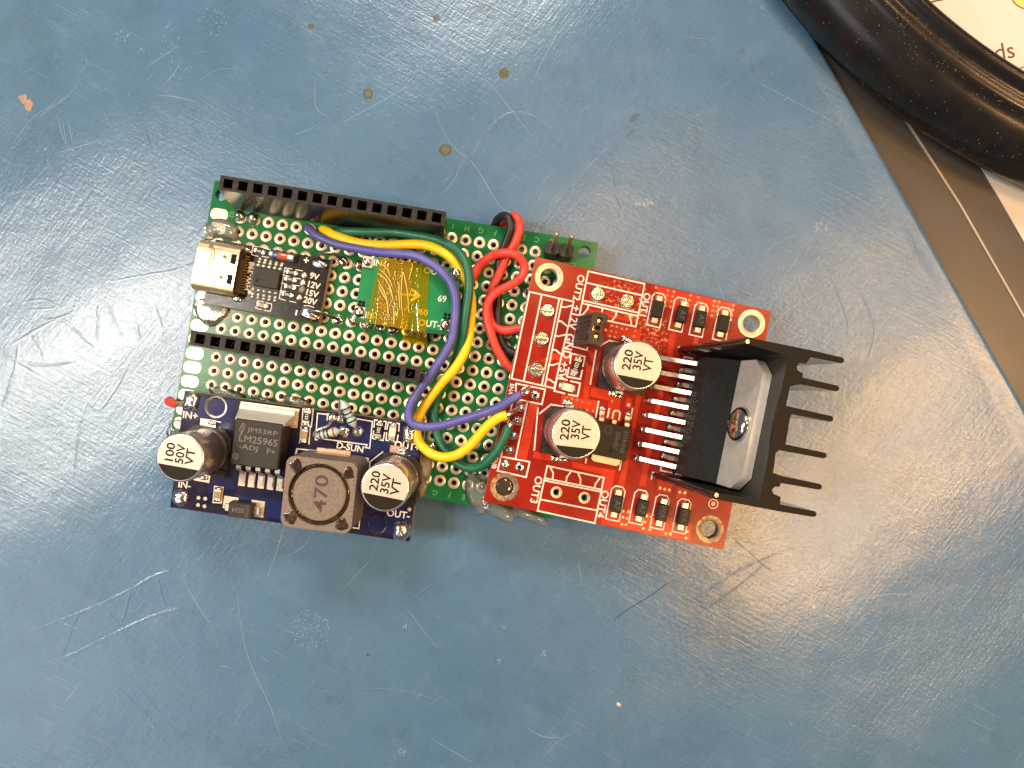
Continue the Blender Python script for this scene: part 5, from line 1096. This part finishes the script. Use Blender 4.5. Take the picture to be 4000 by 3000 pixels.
# ------------------------------------------------------------------ wires
def wire(name, label, pts, rad, m, strip=None, group='hook-up wires on the boards', printm=None):
    P_ = [PERF.M @ PERF.at(u, v, h) for u, v, h in pts]; S = smooth_path(P_, 7); o0 = S[0].copy()
    root = empty(name, Frame(Matrix.Translation(o0))); tag(root, label, 'wire', group)
    MB().tube([p - o0 for p in S], rad, 14).obj('insulation', m, root, smooth=True)
    if strip:
        Q = [P_[-1]] + [PERF.M @ PERF.at(u, v, h) for u, v, h in strip]; Q = smooth_path(Q, 5)
        MB().tube([p - o0 for p in Q], rad * 0.46, 10, rfun=lambda t: 1.15 - 0.35 * t).obj('bare_strands', 'solder', root, smooth=True)
    return root, S, o0
wire('green_wire', 'green insulated wire, nearest the upper socket header', [(1318, 903, -2.0), (1322, 902, 0.3), (1345, 904, 1.4), (1400, 906, 2.0), (1453, 907, 2.2), (1537, 907, 2.6), (1622, 919, 3.4), (1706, 937, 4.4), (1769, 966, 5.4), (1804, 1001, 6.2), (1825, 1042, 6.6), (1833, 1097, 6.6), (1830, 1156, 6.4), (1821, 1220, 6.0),
     (1812, 1283, 5.4), (1801, 1342, 4.6), (1780, 1410, 3.6), (1745, 1480, 2.4), (1708, 1555, 1.4), (1697, 1612, 0.95), (1701, 1648, 0.95), (1708, 1696, 1.0), (1721, 1729, 1.2), (1745, 1765, 1.5), (1781, 1805, 2.0), (1829, 1828, 3.0), (1877, 1822, 4.2), (1913, 1793, 5.2), (1945, 1757, 5.9), (1969, 1714, 6.4), (1988, 1666, 6.7)], 0.80, 'wire_green',
     [(1995, 1657, 6.6), (2006, 1648, 6.2), (2019, 1641, 5.3)])
wire('yellow_wire', 'yellow insulated wire running between the blue and green ones', [(1259, 898, -2.0), (1262, 898, 0.3), (1280, 905, 1.2), (1306, 919, 1.6), (1369, 941, 2.0), (1432, 954, 2.4), (1516, 958, 2.9), (1622, 954, 3.6), (1685, 964, 4.2), (1740, 991, 4.5), (1778, 1024, 4.6), (1802, 1060, 4.4), (1826, 1110, 4.0), (1840, 1170, 3.8), (1842, 1215, 3.8), (1838, 1262, 3.9),
     (1830, 1325, 4.2), (1808, 1390, 4.6), (1768, 1450, 4.6), (1727, 1493, 4.2), (1690, 1540, 3.6), (1655, 1590, 2.8), (1634, 1635, 2.4), (1627, 1680, 2.4), (1638, 1726, 2.6), (1672, 1764, 3.0), (1720, 1785, 3.6), (1768, 1782, 4.4), (1805, 1765, 5.0), (1841, 1735, 5.6), (1877, 1694, 6.2), (1913, 1656, 6.7), (1949, 1631, 7.0), (1979, 1622, 7.0)], 0.84, 'wire_yellow',
     [(1995, 1614, 6.8), (2012, 1603, 6.1), (2030, 1589, 5.2)])
wire('blue_wire', 'violet blue insulated wire crossing on top of the others', [(1204, 891, -2.0), (1206, 892, 0.4), (1216, 902, 1.2), (1242, 923, 1.6), (1306, 951, 2.0), (1390, 970, 2.6), (1474, 985, 4.0), (1558, 991, 5.4), (1622, 1000, 6.2), (1677, 1026, 6.6), (1728, 1064, 6.8), (1765, 1114, 6.9), (1780, 1177, 6.9), (1776, 1262, 6.8), (1765, 1325, 6.7),
     (1735, 1385, 6.5), (1692, 1449, 6.2), (1647, 1512, 5.9), (1609, 1572, 5.5), (1596, 1620, 5.2), (1612, 1655, 5.2), (1660, 1668, 5.3), (1720, 1663, 5.6), (1793, 1643, 6.1), (1865, 1621, 6.7), (1933, 1598, 7.2), (1985, 1568, 7.3), (2030, 1541, 7.0)], 0.77, 'wire_blue',
     [(2045, 1530, 6.7), (2060, 1518, 6.3), (2071, 1511, 6.1)])
_, S, o0 = wire('black_wire', 'black insulated wire looping over the board edge beside a red one', [(1760, 1150, -4.2), (1850, 1000, -4.0), (1905, 920, -3.4), (1931, 884, -2.2), (1944, 858, 0.2), (1968, 843, 2.4), (1990, 858, 3.2), (1994, 893, 3.0), (1982, 931, 2.4), (1967, 969, 1.8), (1950, 1024, 1.2), (1946, 1108, 0.85), (1945, 1193, 0.85), (1946, 1256, 0.85), (1956, 1328, 0.85), (1981, 1364, 0.9), (2012, 1381, 1.0), (2080, 1395, 1.0)], 0.76, 'wire_black')
b = MB()
for i in (27, 29, 31): b.tube([S[i] - o0 + Vector((-0.3 + 0.25 * k, 0.2 * k, 0.74)) for k in (0, 1)], 0.07, 6)
b.obj('printed_mark', 'wire_print', bpy.data.objects['black_wire'])
wire('red_wire', 'red insulated wire looping over the board edge and running underneath to the far corner', [(747, 1570, 3.0), (700, 1573, 2.2), (676, 1574, 1.6), (662, 1570, 0.2), (664, 1566, -2.0), (700, 1580, -4.0), (860, 1572, -4.0), (985, 1530, -3.9), (1083, 1320, -3.9), (1250, 1022, -3.9), (1560, 930, -3.9), (1900, 905, -3.6), (1985, 862, -1.0), (2008, 843, 2.2), (2027, 864, 3.0), (2030, 898, 3.0), (2015, 944, 2.6), (1996, 978, 2.0), (1973, 1020, 1.6), (1952, 1066, 1.4), (1928, 1117, 1.3), (1912, 1160, 1.2), (1908, 1210, 1.1), (1916, 1255, 1.1), (1940, 1282, 1.3), (1977, 1291, 1.5), (2030, 1284, 1.6), (2090, 1270, 1.6)][2:], 0.77, 'wire_red')
p_ = [PERF.M @ PERF.at(*q_) for q_ in ((676, 1574, 1.6), (690, 1573, 2.4), (715, 1571, 2.8), (745, 1569, 3.0))]
MB().tube([p - p_[0] for p in smooth_path(p_, 5)], 0.22, 8).obj('bare_strands', 'tin', bpy.data.objects['red_wire'], (0, 0, 0), smooth=True)
wire('red_wire', 'red insulated wire curling in a closed loop on top of the perforated board', [(1846, 1090, -1.0), (1849, 1080, 0.8), (1872, 1038, 1.4), (1918, 1003, 2.4), (1968, 988, 4.0), (2011, 994, 4.4), (2040, 1020, 4.2), (2049, 1050, 3.9), (2036, 1083, 3.6), (2002, 1109, 3.4), (1960, 1130, 3.3), (1924, 1155, 3.2), (1902, 1193, 3.0), (1901, 1235, 2.8), (1914, 1286, 2.8), (1931, 1341, 2.6), (1956, 1391, 2.2), (1986, 1429, 1.8), (2040, 1470, 1.6)], 0.77, 'wire_red')
